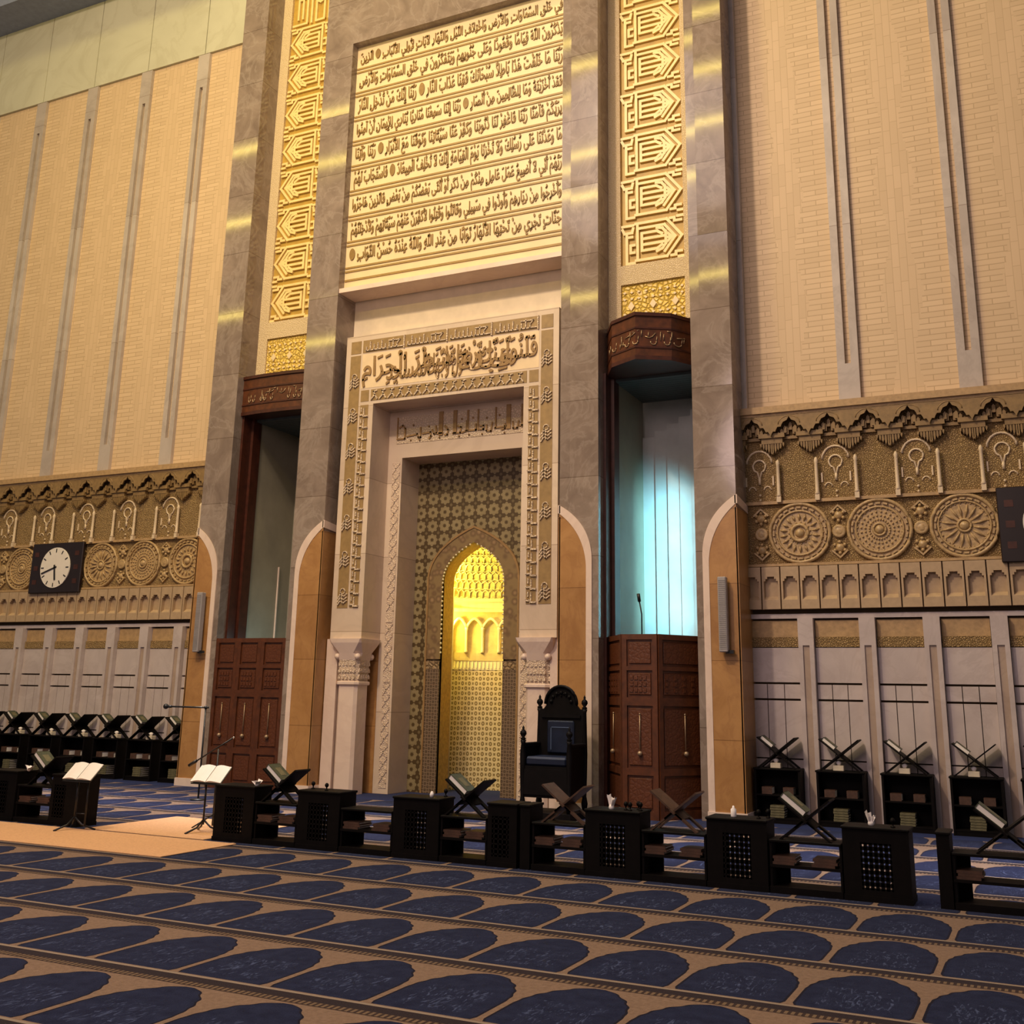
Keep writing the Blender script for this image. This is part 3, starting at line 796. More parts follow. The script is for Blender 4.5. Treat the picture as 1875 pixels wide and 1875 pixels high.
mb.build('band_ornament', 'carved_cream', fr)
plain('panel_warm', (.78, .60, .38), .5, grain=.06, gscale=3., obj=False)
MB().box(-1.86, 1.86, -.004, .01, 7.35, 8.03).build('calligraphy_ground', 'panel_warm', fr)
for x0, x1, z0, z1, wd in ((.62, 1.83, 7.44, 8.02, 'فَلَنُوَلِّيَنَّكَ'), (.25, 1.34, 7.36, 7.84, 'قِبْلَةً'), (-.02, .72, 7.48, 8.02, 'تَرْضَاهَا'), (-.42, .42, 7.36, 7.92, 'فَوَلِّ وَجْهَكَ'),
                           (-.72, .06, 7.50, 8.02, 'شَطْرَ'), (-1.30, -.36, 7.36, 7.92, 'الْمَسْجِدِ'), (-1.84, -.86, 7.37, 8.02, 'الْحَرَامِ')):
    lettering('calligraphy', arabic(wd), x0, x1, z0, z1, -.004, 'brown_letter', fr, .024 + .004 * (z0 > 7.45) + .002 * (x0 > 0) + .001 * (x0 > .5), .012)

# pilaster strips and tan wall behind the columns
sur = (mih, (0, .62, 0))
mb = MB()
for s in (-1, 1): mb.box(min(s * 1.26, s * 1.58), max(s * 1.26, s * 1.58), 0, .65, 0, 7.1)
mb.box(-1.26, 1.26, 0, .65, 6.08, 7.1)
mb.build('surround_body', 'cream_marble', sur)
for s in (-1, 1):
    MB().box(min(s * 1.30, s * 1.46), max(s * 1.30, s * 1.46), -.008, .01, .1, 6.0).build('carved_strip', 'carved_cream_soft', sur)
    mb = MB()
    for k in range(27):
        z = .2 + .215 * k; c = s * 1.38
        if k in (8, 13): mb.box(c - .07, c + .07, -.02, 0, z, z + .03); continue
        mb.stroke([(c - .07, z), (c + .07, z + .18)], .02, -.02, 0); mb.stroke([(c + .07, z), (c - .07, z + .18)], .02, -.02, 0)
    mb.build('strip_ornament', 'carved_cream_soft', sur)
    MB().box(min(s * 1.585, s * 2.37), max(s * 1.585, s * 2.37), .0, .05, 0, 2.67).build('tan_backing', 'tan_marble', sur)
    MB().box(min(s * 2.10, s * 2.34), max(s * 2.10, s * 2.34), -.56, 0, 0, 2.67).build('side_strip', 'white_marble', sur)
MB().box(-1.40, 1.40, -.008, .01, 6.36, 6.88).build('lintel_band', 'carved_cream', sur)
mb = MB(); y0, y1 = -.03, 0
def kx(p): return -1.38 + 2.9 * (p - 65) / 1110
def kz(q): return 6.88 - .52 * q / 200
def kuf(pl, w): mb.stroke([(kx(a), kz(b)) for a, b in pl], w, y0, y1)
for p, w in ((66, .022), (430, .085), (546, .075), (650, .035), (732, .028), (872, .03), (972, .085), (1080, .05)): kuf([(p, 5), (p, 150)], w)
for pl in ([(66, 165), (130, 165), (132, 90), (110, 65), (85, 80)], [(150, 150), (235, 140), (245, 165), (262, 165), (262, 95)], [(280, 140), (345, 135), (350, 165), (335, 180)], [(360, 120), (375, 150), (395, 145), (390, 95)],
           [(400, 150), (445, 150)], [(465, 100), (490, 130), (485, 165), (465, 165)], [(530, 160), (590, 160), (595, 120), (570, 110)], [(605, 160), (640, 150), (640, 80)], [(655, 150), (715, 150), (715, 110)], [(745, 150), (775, 150), (775, 125), (750, 125)],
           [(800, 125), (800, 165), (835, 170), (845, 110)], [(865, 150), (955, 145)], [(920, 165), (945, 160), (945, 130)], [(1005, 120), (1010, 165), (1040, 165), (1050, 120)], [(1060, 150), (1150, 150)]): kuf(pl, .03)
for p, q in ((180, 180), (255, 185), (420, 180), (580, 185), (660, 180), (765, 185), (940, 190), (330, 90), (690, 60), (800, 70), (900, 60), (200, 70), (600, 60)): mb.ball((kx(p), -.02, kz(q)), .02, 6, 4)
mb.build('lintel_text', 'brown_letter', sur)

# columns
def column(s, label):
    t = thing('marble_column', label, 'column', (XC + s * 1.86, 16.88, 0))
    def octo(h, z, c=.28): k = h * c; return [(h - k, -h, z), (h, -h + k, z), (h, h - k, z), (h - k, h, z), (-h + k, h, z), (-h, h - k, z), (-h, -h + k, z), (-h + k, -h, z)]
    MB().loft([octo(.205, .0, .25), octo(.205, 1.86, .25)], True, True).build('shaft', 'white_marble', t)
    mb = MB(); mb.loft([octo(.225, 1.86), octo(.24, 1.875), octo(.24, 1.915), octo(.225, 1.93)], True, True); mb.build('ring', 'white_marble', t)
    mb = MB(); mb.loft([octo(.21, 1.93), octo(.225, 2.25, .3), octo(.235, 2.30, .3)], True, True)
    for z, n_ in ((2.22, 5), (2.10, 6), (1.99, 5)):
        for q in range(n_):
            x = -.15 + .3 * q / (n_ - 1)
            mb.prism([(x - .024, z - .02), (x - .024, z + .02), (x, z + .06), (x + .024, z + .02), (x + .024, z - .02)], -.235, -.19)
            mb.prismx([(x - .024, z - .02), (x - .024, z + .02), (x, z + .06), (x + .024, z + .02), (x + .024, z - .02)], .19, .235)
    mb.build('carved_neck', 'carved_cream_soft', t)
    mb = MB(); mb.loft([octo(.235, 2.30, .3), octo(.27, 2.42, .45), octo(.33, 2.60, .12), octo(.34, 2.67, .05)], True, True)
    for sx, sy_ in ((-1, -1), (1, -1), (1, 1)): mb.ball((sx * .215, sy_ * .215, 2.36), .06, 8, 6)
    mb.build('capital', 'white_marble', t)
column(-1, 'white marble column with carved capital on the left of the prayer niche')
column(1, 'white marble column with carved capital beside the throne chair')

# tile wall with the pointed opening
tw = (mih, (0, 1.27, 0))
half = pointed(.65, 0, 3.76, 4.5)
mb = MB()
mb.prism([(1.26, 0), (1.26, 6.1), (0, 6.1)] + half[::-1], 0, .06)
v0 = list(mb.v); 
mb2 = MB(); mb2.prism([(-x, z) for x, z in ([(1.26, 0), (1.26, 6.1), (0, 6.1)] + half[::-1])], 0, .06)
mb.add(mb2.v, mb2.f); mb.build('tiles', 'star_tile', tw)
def ribbon(hin, zin, zain, hout, zout, zaout, zbase, y0, y1):
    a = pointed(hin, zbase, zin, zain); b_ = pointed(hout, zbase, zout, zaout)
    full_a = a + [(-x, z) for x, z in a[-2::-1]]; full_b = b_ + [(-x, z) for x, z in b_[-2::-1]]
    rings = [[(pa[0], y0, pa[1]), (pb[0], y0, pb[1]), (pb[0], y1, pb[1]), (pa[0], y1, pa[1])] for pa, pb in zip(full_a, full_b)]
    return MB().loft(rings, True, True)
ribbon(.65, 3.76, 4.5, .94, 3.80, 4.78, 2.36, -.03, .02).build('arch_border', 'arch_mosaic', tw)
ribbon(.93, 3.80, 4.77, .965, 3.82, 4.81, 0, -.045, .02).build('arch_rim', 'brown_letter', tw)
for s in (-1, 1):
    MB().box(min(s * .65, s * .935), max(s * .65, s * .935), -.03, .02, 0, 2.33).build('arch_foot', 'lattice_dark', tw)
    MB().box(min(s * .65, s * .935), max(s * .65, s * .935), -.036, .02, 2.18, 2.32).build('foot_fringe', 'carved_brown', tw)
# tunnel of the arch
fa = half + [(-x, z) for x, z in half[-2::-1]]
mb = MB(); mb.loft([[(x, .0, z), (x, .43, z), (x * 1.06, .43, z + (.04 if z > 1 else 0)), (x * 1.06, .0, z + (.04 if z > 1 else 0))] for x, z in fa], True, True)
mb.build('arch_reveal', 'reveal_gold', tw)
mb = MB(); per = []
for (x0, z0), (x1, z1) in zip(half, half[1:]):
    L = math.hypot(x1 - x0, z1 - z0); n_ = max(1, int(L / .085)) if z1 > 2.4 else 0
    for i in range(n_):
        tt = i / n_; x, z = x0 + (x1 - x0) * tt, z0 + (z1 - z0) * tt
        if z > 2.42: per.append((x, z))
for x, z in per:
    for s in (-1, 1): mb.ball((s * (x - .012), -.02, z), .022, 6, 4)
mb.build('bead_trim', 'inner_pale', tw)

# chamber behind
ch = (mih, (0, 1.70, 0))
R = 1.0
def arcw(r, n=18): return [(-r * math.cos(PI * i / n), r * math.sin(PI * i / n) * .82) for i in range(n + 1)]
def cyl(r, z0, z1): 
    a = arcw(r); return MB().loft([[(x, y, z0) for x, y in a], [(x, y, z1) for x, y in a]], closed=False)
def solidring(r0, r1, z0, z1):
    a, b_ = arcw(r0), arcw(r1)
    return MB().loft([[(a[i][0], a[i][1], z0), (b_[i][0], b_[i][1], z0), (b_[i][0], b_[i][1], z1), (a[i][0], a[i][1], z1)] for i in range(len(a))], True, True)
solidring(1.0, 1.06, 0, 2.2).build('lattice_dado', 'lattice_pale', ch)
mb = solidring(.99, 1.06, 2.2, 2.37)
for i in range(40):
    a = PI * (i + .5) / 40; x, y = -.985 * math.cos(a), .985 * .82 * math.sin(a)
    mb.box(x - .012, x + .012, y - .012, y + .012, 2.23, 2.35)
mb.build('fringe_band', 'inner_pale', ch)
solidring(.975, 1.06, 2.37, 2.52).build('ledge_band', 'inner_gold', ch)
solidring(1.02, 1.06, 2.52, 3.30).build('arcade_wall', 'inner_gold', ch)
na = 9; pts = [(-.96 * math.cos(PI * (i + .35) / na), .96 * .82 * math.sin(PI * (i + .35) / na)) for i in range(na)]
for x, y in pts:
    mb = MB(); mb.lathe([(.034, 2.52), (.034, 2.55), (.026, 2.58), (.026, 2.93), (.036, 2.96), (.04, 3.0)], (x, y, 0), 10); mb.build('colonnette', 'inner_pale', ch)
mb = MB()
for (xa, ya), (xb, yb) in zip(pts, pts[1:]):
    q = []
    for i in range(13):
        f = i / 12; h = 3.0 + .17 * (1 - abs(2 * f - 1) ** 1.7)
        q.append((xa + (xb - xa) * f, ya + (yb - ya) * f, h))
    mb.tube(q, .03, 6)
mb.build('arcade_arches', 'inner_pale', ch)
mb = solidring(.93, 1.06, 3.30, 3.36); mb2 = solidring(.97, 1.06, 3.36, 3.50); mb.add(mb2.v, mb2.f); mb2 = solidring(.94, 1.06, 3.50, 3.56); mb.add(mb2.v, mb2.f); mb.build('text_band', 'inner_pale', ch)
# honeycomb half dome
mb = MB(); rows = 12
prof = [(1.0 * math.cos(PI / 2 * (k / rows) ** 1.15), 3.56 + 1.35 * math.sin(PI / 2 * (k / rows))) for k in range(rows + 1)]
mb.loft([[(x, y, z) for x, y in arcw(max(r, .001))] for r, z in prof], closed=False, smooth=True)
mb.build('dome', 'inner_gold', ch)
mb = MB()
for k in range(rows):
    (r0, z0), (r1, z1) = prof[k], prof[k + 1]
    nn = max(5, int(24 * r0))
    for i in range(nn):
        a = PI * (i + (.5 if k % 2 else 0) + .25) / nn
        q = []
        for (rr, zz, da) in ((r0, z0, -.5), (r0 * .98, z0 + .02, .0), (r0, z0, .5), ((r0 + r1) / 2, (z0 + z1) / 2 + .03, .5), (r1, z1, 0), ((r0 + r1) / 2, (z0 + z1) / 2 + .03, -.5)):
            aa = min(max(a + da * PI / nn, 0.01), PI - .01); rr = max(rr - .02, .0)
            q.append((-rr * math.cos(aa), rr * math.sin(aa) * .82, zz))
        mb.tube(q, .013, 4, True)
mb.build('honeycomb', 'inner_pale', ch)
for s in (-1, 1): MB().box(min(s * .69, s * 1.06), max(s * .69, s * 1.06), -.02, .03, 0, 5).build('front_return', 'inner_gold', ch)
for s in (-1, 1):
    mb = MB(); mb.lathe([(.035, 0), (.035, 3.7)], (s * .70, .06, 0), 10); mb.build('corner_shaft', 'inner_pale', ch)

# ------------------------------------------------------------------ wooden pulpits
def pulpit(sgn, convex, label):
    c = XC + sgn * 3.87
    t = thing('wooden_pulpit', label, 'pulpit', (c, 17.0, 0))
    W_ = .81
    if convex: P = [(-W_, -.14), (-.28, -.94), (.28, -.94), (W_, -.14)]
    else: P = [(-W_, -.55), (-.27, -.58), (.27, -.58), (W_, -.55)]
    # door facets
    for k in range(3):
        (xa, ya), (xb, yb) = P[k], P[k + 1]
        L = math.hypot(xb - xa, yb - ya); ang = math.atan2(yb - ya, xb - xa)
        e = bpy.data.objects.new('door_leaf', None)
        mb = MB(); mb.box(.0, L, .0, .06, 0, 2.68)
        fr_ = .075
        q_ = L - fr_
        for x0, x1, z0, z1 in ((0, fr_, 0, 2.68), (q_, L, 0, 2.68), (fr_, q_, 0, .12), (fr_, q_, .62, .72), (fr_, q_, 1.62, 1.74), (fr_, q_, 2.14, 2.20), (fr_, q_, 2.6, 2.68)):
            mb.box(x0, x1, -.03, .0, z0, z1)
        lf = mb.build('door_leaf', 'wood_red', t); lf.location = (xa, ya, 0); lf.rotation_euler = (0, 0, ang)
        mb = MB()
        for z0, z1 in ((.16, .58), (.76, 1.58), (1.78, 2.10), (2.24, 2.56)):
            mb.bbox(fr_ + .03, L - fr_ - .03, -.018, .01, z0, z1, .008)
        for z0 in (1.80,):
            for q in range(4):
                for w in range(3): mb.box(fr_ + .05 + (L - .28) * q / 4, fr_ + .05 + (L - .28) * q / 4 + .05, -.03, 0, z0 + .02 + .09 * w, z0 + .08 + .09 * w)
        mb.build('carved_panel', 'carved_wood', lf)
        mb = MB(); mb.tube([(L / 2, -.035, 1.50), (L / 2, -.04, .98)], .009, 6); mb.ball((L / 2, -.05, .93), .038, 10, 6); mb.ball((L / 2, -.035, 1.5), .015, 6, 4)
        mb.build('drop_handle', 'brass', lf)
    # jambs
    for s in (-1, 1):
        mb = MB(); mb.box(min(s * .70, s * W_), max(s * .70, s * W_), -.12, .12, 0, 7.1); mb.box(min(s * .76, s * W_), max(s * .76, s * W_), -.36, -.12, 0, 7.1)
        mb.build('jamb', 'wood_red_dark', t)
    # hood
    if convex: Hh = [(-W_, -.16), (-.52, -.70), (0, -1.0), (.52, -.70), (W_, -.22)]
    else: Hh = [(-W_, -.40), (-.4, -.44), (0, -.45), (.4, -.44), (W_, -.40)]
    back = [(W_, .02), (-W_, .02)]
    MB().prismz(Hh + back, 7.10, 7.82).build('hood', 'wood_red', t)
    mb = MB()
    big = [(x * 1.0, y - .03) for x, y in Hh]
    mb.prismz(big + back, 7.82, 7.88); mb.prismz([(x, y - .02) for x, y in Hh] + back, 7.07, 7.14); mb.prismz([(x, y - .015) for x, y in Hh] + back, 7.60, 7.63); mb.prismz([(x, y - .015) for x, y in Hh] + back, 7.27, 7.30)
    mb.build('hood_moulding', 'wood_red_dark', t)
    def bend(x):
        for (xa, ya), (xb, yb) in zip(Hh, Hh[1:]):
            if xa <= x <= xb + 1e-6:
                L = math.hypot(xb - xa, yb - ya); return ya + (yb - ya) * (x - xa) / (xb - xa), (yb - ya) / L, -(xb - xa) / L
        return Hh[-1][1], 0, -1
    mb = MB()
    def ink(pl, r=.009):
        q = []
        for u, v in pl:
            x = -.76 + 1.52 * u; yb, nx, ny = bend(x); q.append((x + nx * .008, yb + ny * .008, 7.33 + .25 * v))
        mb.tube(q, r, 5)
    for u in (.20, .385, .495, .67, .80, .885) if convex else (.10, .17, .30, .36, .47, .74, .83, .90):
        w_ = .028 if convex else .018
        ink([(u - w_ * math.cos(a), .22 - .22 * math.sin(a)) for a in [PI * i / 8 for i in range(9)]], .011)
        ink([(u + w_, .22), (u + w_ * 1.2, .55)], .007)
    for u, h0, h1 in ((.305, .1, .85), (.285, .0, .35), (.33, .1, .4), (.43, .4, .95), (.62, .5, .85), (.735, .3, .9), (.765, .35, .75), (.84, .35, .9), (.555, .55, .95), (.93, .3, .7), (.08, .1, .5), (.12, .2, .6)): ink([(u, h0), (u + .004, h1)], .007)
    for pl in (((.30, .30), (.36, .18)), ((.36, .62), (.42, .70)), ((.46, .85), (.53, .95)), ((.44, .60), (.50, .78)), ((.59, .55), (.63, .45), (.66, .55), (.69, .8)), ((.80, .95), (.83, .9)), ((.88, .55), (.94, .65))): ink(pl)
    mb.build('hood_text', 'brass', t)
    # alcove behind
    mb = MB()
    mb.box(-W_, -.72, .1, 1.45, 0, 7.1); mb.box(.72, W_, .1, 1.45, 0, 7.1); mb.build('alcove_side', 'alcove_wall', t)
    mb = MB()
    for k in range(12):
        y0 = -.05 + .125 * k; mb.box(-.72, .72, y0 + .012, y0 + .125, 7.02, 7.08)
    mb.box(-.75, .75, -.1, 1.5, 7.08, 7.12); mb.build('soffit', 'soffit_slat', t)
    mb = MB(); n_ = 6
    for k in range(n_):
        x0 = -.72 + 1.44 * k / n_; x1 = -.72 + 1.44 * (k + 1) / n_
        f0 = 1.42 - .35 * (k / n_) ** 1.5; f1 = 1.42 - .35 * ((k + 1) / n_) ** 1.5
        if not convex: f0 = f1 = 1.40 - .02 * (k % 2)
        zt = 6.35 + .1 * k if convex else 7.05
        mb.prismz([(x0, f0), (x1, f1 + (.05 if convex else .02)), (x1, f1 + .2), (x0, f0 + .2)], 0, zt)
    mb.box(-.8, .8, 1.55, 1.6, 0, 7.1)
    mb.build('back_staves', 'stave' if convex else 'alcove_wall', t)
    if not convex: MB().box(-.72, -.695, 1.0, 1.025, 2.3, 4.2).build('corner_strip', 'white_marble', t)
    MB().box(-.72, .72, -.1, 1.5, 2.2, 2.3).build('platform', 'wood_red_dark', t)
    return t
pulpit(-1, False, 'flat dark wooden pulpit in the recess left of the prayer niche')
pulpit(1, True, 'bowed dark wooden pulpit glowing blue inside, right of the throne chair')

# ------------------------------------------------------------------ wall clocks and speakers
def clock(x, label):
    t = thing('wall_clock', label, 'clock', (x, 16.99, 4.24))
    MB().bbox(-.755, .755, -.06, .02, -.54, .54, .012).build('board', 'black_board', t)
    MB().lathey([(.435, -.08), (.44, -.05)], n=48, smooth=False).build('dial', 'dial_white', t)
    mb = MB()
    for k in range(12):
        a = PI * k / 6; s_, c_ = math.sin(a), math.cos(a)
        mb.bar((s_ * .33, -.083, c_ * .33), (s_ * .41, -.083, c_ * .41), .022, .008)
    mb.build('hour_marks', 'black_plastic', t)
    for name, deg, l, w in (('hour_hand', 171, .27, .04), ('minute_hand', 252, .40, .028)):
        a = math.radians(deg); s_, c_ = math.sin(a), math.cos(a)
        MB().bar((-s_ * .06, -.092, -c_ * .06), (s_ * l, -.092, c_ * l), w, .008).build(name, 'black_plastic', t)
    mb = MB()
    for s in (-1, 1):
        for k in (-1, 0, 1): mb.box(s * .6 - .06, s * .6 + .06, -.064, -.05, k * .3 - .05, k * .3 + .05)
    mb.build('side_square', 'wood_red_dark', t)
clock(XC - 9.74, 'black rectangular wall clock with white dial on the left frieze')
clock(XC + 9.76, 'black rectangular wall clock cut off by the right edge')
def speaker(x, s, label):
    t = thing('column_speaker', label, 'loudspeaker', (x, 16.3, 2.42))
    MB().bbox(-.065, .065, -.07, .05, 0, 1.12, .012).build('cabinet', 'speaker_grey', t)
    mb = MB()
    for k in range(36): mb.box(-.05, .05, -.074, -.068, .04 + .029 * k, .055 + .029 * k)
    mb.build('grille', 'speaker_shade', t)
    mb = MB(); mb.box(-.02, .02, .05, .1, .05, .1); mb.box(-.02, .02, .05, .1, 1.0, 1.05); mb.box(.02, .14, -.01, .05, -.02, .03); mb.build('bracket', 'metal_dark', t)
speaker(-14.47, 1, 'slim grey column speaker on the leftmost pillar above the boom microphone')
speaker(-4.32, 1, 'slim grey column speaker on the rightmost pillar')

# ------------------------------------------------------------------ furniture pieces
def rot_book(w, h, d, cover, name, label, loc, rz=0., tilt=None, group=None, cat='book'):
    """a closed book lying flat: w along x, d along y, h thick"""
    t = thing(name, label, cat, loc, rz, group)
    if tilt is not None: t.rotation_euler = tilt
    mb = MB(); mb.box(-w / 2, w / 2, -d / 2, d / 2, 0, .006); mb.box(-w / 2, w / 2, -d / 2, d / 2, h - .006, h); mb.box(-w / 2, w / 2, -d / 2, -d / 2 + .008, 0, h)
    mb.build('cover', cover, t)
    MB().box(-w / 2 + .006, w / 2 - .006, -d / 2 + .008, d / 2 - .006, .006, h - .006).build('pages', 'paper', t)
    return t
def rest(loc, label, group, big=1., mat='wood_black'):
    """folding X-shaped book rest: two crossed slotted boards"""
    t = thing('book_rest', label, 'book rest', loc, 0., group)
    for s in (-1, 1):
        mb = MB()
        foot = Vector((-s * .235 * big, 0, .0)); top = Vector((s * .235 * big, 0, .37 * big)); mid = foot.lerp(top, .5)
        d = (top - foot).normalized(); nrm = Vector((-d.z, 0, d.x))
        def slab(a, b_, y0, y1, th=.018):
            q = []
            for p in (a, b_):
                q.append([tuple(p + nrm * (th / 2) + Vector((0, y0, 0))), tuple(p + nrm * (th / 2) + Vector((0, y1, 0))), tuple(p - nrm * (th / 2) + Vector((0, y1, 0))), tuple(p - nrm * (th / 2) + Vector((0, y0, 0)))])
            mb.loft(q, True, True)
        slab(mid, top, -.15 * big, .15 * big)
        for k in range(3): slab(mid - d * .03, mid + d * .03, (-.13 + .12 * k + (.03 if s > 0 else -.03)) * big - .025, (-.13 + .12 * k + (.03 if s > 0 else -.03)) * big + .03)
        slab(foot, mid, -.15 * big, -.085 * big); slab(foot, mid, .085 * big, .15 * big)
        slab(foot.lerp(mid, .62), mid, -.15 * big, .15 * big)
        mb.build('leaf', mat, t)
    return t
def quran_on_rest(loc, label, group, big=1.):
    """a thick closed book leaning on the left leaf of a rest whose base is at loc"""
    t = thing('holy_book', label, 'book', loc, 0., group)
    a = math.atan2(.37, .47)
    # local frame along the leaf, u down the slope to the cross, n up-right normal
    base = Vector((-.235 * (1.1 if big < .9 else big), 0, .37 * (1.1 if big < .9 else big))); d = Vector((.47, 0, -.37)).normalized(); n = Vector((.37, 0, .47)).normalized()
    def blk(u0, u1, n0, n1, y0, y1):
        q = [[tuple(base + d * u + n * k + Vector((0, y, 0))) for u, k in ((u0, n0), (u1, n0), (u1, n1), (u0, n1))] for y in (y0, y1)]
        return MB().loft(q, True, True)
    y0, y1 = -.11 * big, .11 * big
    mb = blk(.0, .27 * big, .012, .018, y0, y1); m2 = blk(.0, .27 * big, .062, .068, y0, y1); mb.add(m2.v, m2.f); m2 = blk(.0, .008, .012, .068, y0, y1); mb.add(m2.v, m2.f)
    mb.build('cover', 'book_green', t)
    blk(.008, .262 * big, .018, .062, y0 + .004, y1 - .004).build('pages', 'paper', t)
    m2 = blk(.07 * big, .20 * big, .068, .070, -.05, .05); m2.build('cover_stamp', 'book_gold', t)
    return t
def tissue_box(loc, label, rz=0., group=None):
    t = thing('tissue_box', label, 'tissue box', loc, rz, group)
    MB().bbox(-.075, .075, -.06, .06, 0, .075, .006).build('box', 'box_cream', t)
    mb = MB(); mb.lathe([(.02, .074), (.03, .09), (.045, .12), (.02, .135), (.001, .14)], (0, 0, 0), 7); mb.build('tissue', 'tissue_white', t)
    return t
def tissue(loc, label, k):
    mb = MB(); rnd = random.Random(k); hgt = .14 if k in (3, 4) else .075; wid = .05 if k in (3, 4) else .08
    for q in range(5):          # folded leaves of paper rising from one crumple
        a = 2 * PI * q / 5 + rnd.random(); ca, sa = math.cos(a), math.sin(a); h1 = hgt * (.6 + .5 * rnd.random()); o1 = wid * (.5 + .6 * rnd.random())
        p0 = (-.02 * sa, .02 * ca, 0); p1 = (.02 * sa, -.02 * ca, 0)
        p2 = (o1 * ca + .035 * sa, o1 * sa * .7 - .035 * ca, h1 * .8); p3 = (o1 * ca * .8 - .04 * sa, o1 * sa * .6 + .04 * ca, h1)
        m0 = (o1 * .55 * ca, o1 * .4 * sa, h1 * .45 + .01)
        mb.add([p0, p1, p2, p3, m0, (p0[0] * .8, p0[1] * .8 + .004, .0), (m0[0], m0[1] + .006, m0[2])], [(0, 1, 4), (1, 2, 4), (2, 3, 4), (3, 0, 4), (5, 1, 6), (1, 2, 6), (2, 3, 6), (3, 5, 6)])
    mb.ball((0, 0, .018), .03, 7, 5)
    o = mb.build('crumpled_tissue', 'tissue_white'); o.location = loc
    return tag(o, label, 'tissue')

# ---- bookcases along the wall
def bookcase(label):
    t = thing('bookcase', label, 'bookcase', (0, 0, 0), 0., 'low black bookcases along the wall')
    w = .335
    mb = MB(); mb.box(-w, -w + .03, -.16, .16, 0, .74); mb.box(w - .03, w, -.16, .16, 0, .74); mb.box(-w, w, .14, .16, 0, .74); mb.build('carcass', 'wood_black', t)
    MB().bbox(-w - .012, w + .012, -.175, .165, .74, .768, .006).build('top', 'wood_black', t)
    for z in (.06, .38): MB().box(-w + .03, w - .03, -.155, .14, z, z + .022).build('shelf', 'wood_black', t)
    MB().box(-w + .03, w - .03, -.15, -.13, 0, .06).build('plinth', 'wood_black', t)
    return t
NB = {'right': 5, 'left': 9}
ordn = ['nearest the pillar', 'second from the pillar', 'third from the pillar', 'fourth from the pillar', 'fifth from the pillar', 'sixth from the pillar', 'seventh from the pillar', 'eighth from the pillar', 'ninth from the pillar']
bc0 = None; br0 = None; qb0 = None; tb0 = None
for side, s in (('right', 1), ('left', -1)):
    for k in range(NB[side]):
        x = XC + s * (5.735 + .9 * k) ; y = 16.87
        if s < 0 and k == 0: x -= .02
        lab = 'low black bookcase on the %s wall, %s' % (side, ordn[k])
        if bc0 is None: bc0 = bookcase(lab); bc0.location = (x, y, 0)
        else: dup(bc0, (x, y, 0), label=lab)
        lab = 'crossed black book rest on the %s wall bookcase %s' % (side, ordn[k])
        if br0 is None: br0 = rest((x, y, .768), lab, 'book rests on the wall bookcases', 1.17)
        else: dup(br0, (x, y, .768), label=lab)
        lab = 'closed green book leaning on the %s wall rest %s' % (side, ordn[k])
        if qb0 is None: qb0 = quran_on_rest((x, y, .768), lab, 'books on the wall rests', .8)
        else: dup(qb0, (x, y, .768), label=lab)
        if k < (4 if s > 0 else 7):
            lab = 'small cream tissue box on the %s wall bookcase %s' % (side, ordn[k])
            xx = x - .02 if s > 0 else x + .20
            if tb0 is None: tb0 = tissue_box((xx, y - .08, .768), lab, 0., 'tissue boxes on the wall bookcases')
            else: dup(tb0, (xx, y - .08, .768), label=lab)
# books inside the wall bookcases
bkA = rot_book(.15, .10, .20, 'book_brown', 'shelf_book', 'thick brown book upper left in right wall bookcase nearest the pillar', (XC + 5.735 - .16, 16.84, .402), 0., None, 'books in the wall bookcases')
bkB = rot_book(.20, .029, .24, 'book_gold', 'shelf_book', 'olive book lowest in the pile, right wall bookcase nearest the pillar', (XC + 5.735 - .02, 16.84, .082), 0., None, 'books in the wall bookcases')
pos5 = ['lowest', 'second', 'third', 'fourth', 'topmost']
for side, s in (('right', 1), ('left', -1)):
    for k in range(4 if s > 0 else 6):
        x = XC + s * (5.735 + .9 * k)
        if not (s > 0 and k == 0): dup(bkA, (x - .16, 16.84, .402), label='thick brown book upper left in %s wall bookcase %s' % (side, ordn[k]))
        dup(bkA, (x + .15, 16.84, .402), label='thick brown book upper right in %s wall bookcase %s' % (side, ordn[k]))
        for j in range(5):
            if s > 0 and k == 0 and j == 0: continue
            dup(bkB, (x - .02 + .004 * ((j * 7) % 3), 16.84, .082 + .035 * j), label='olive book %s in the pile, %s wall bookcase %s' % (pos5[j], side, ordn[k]))

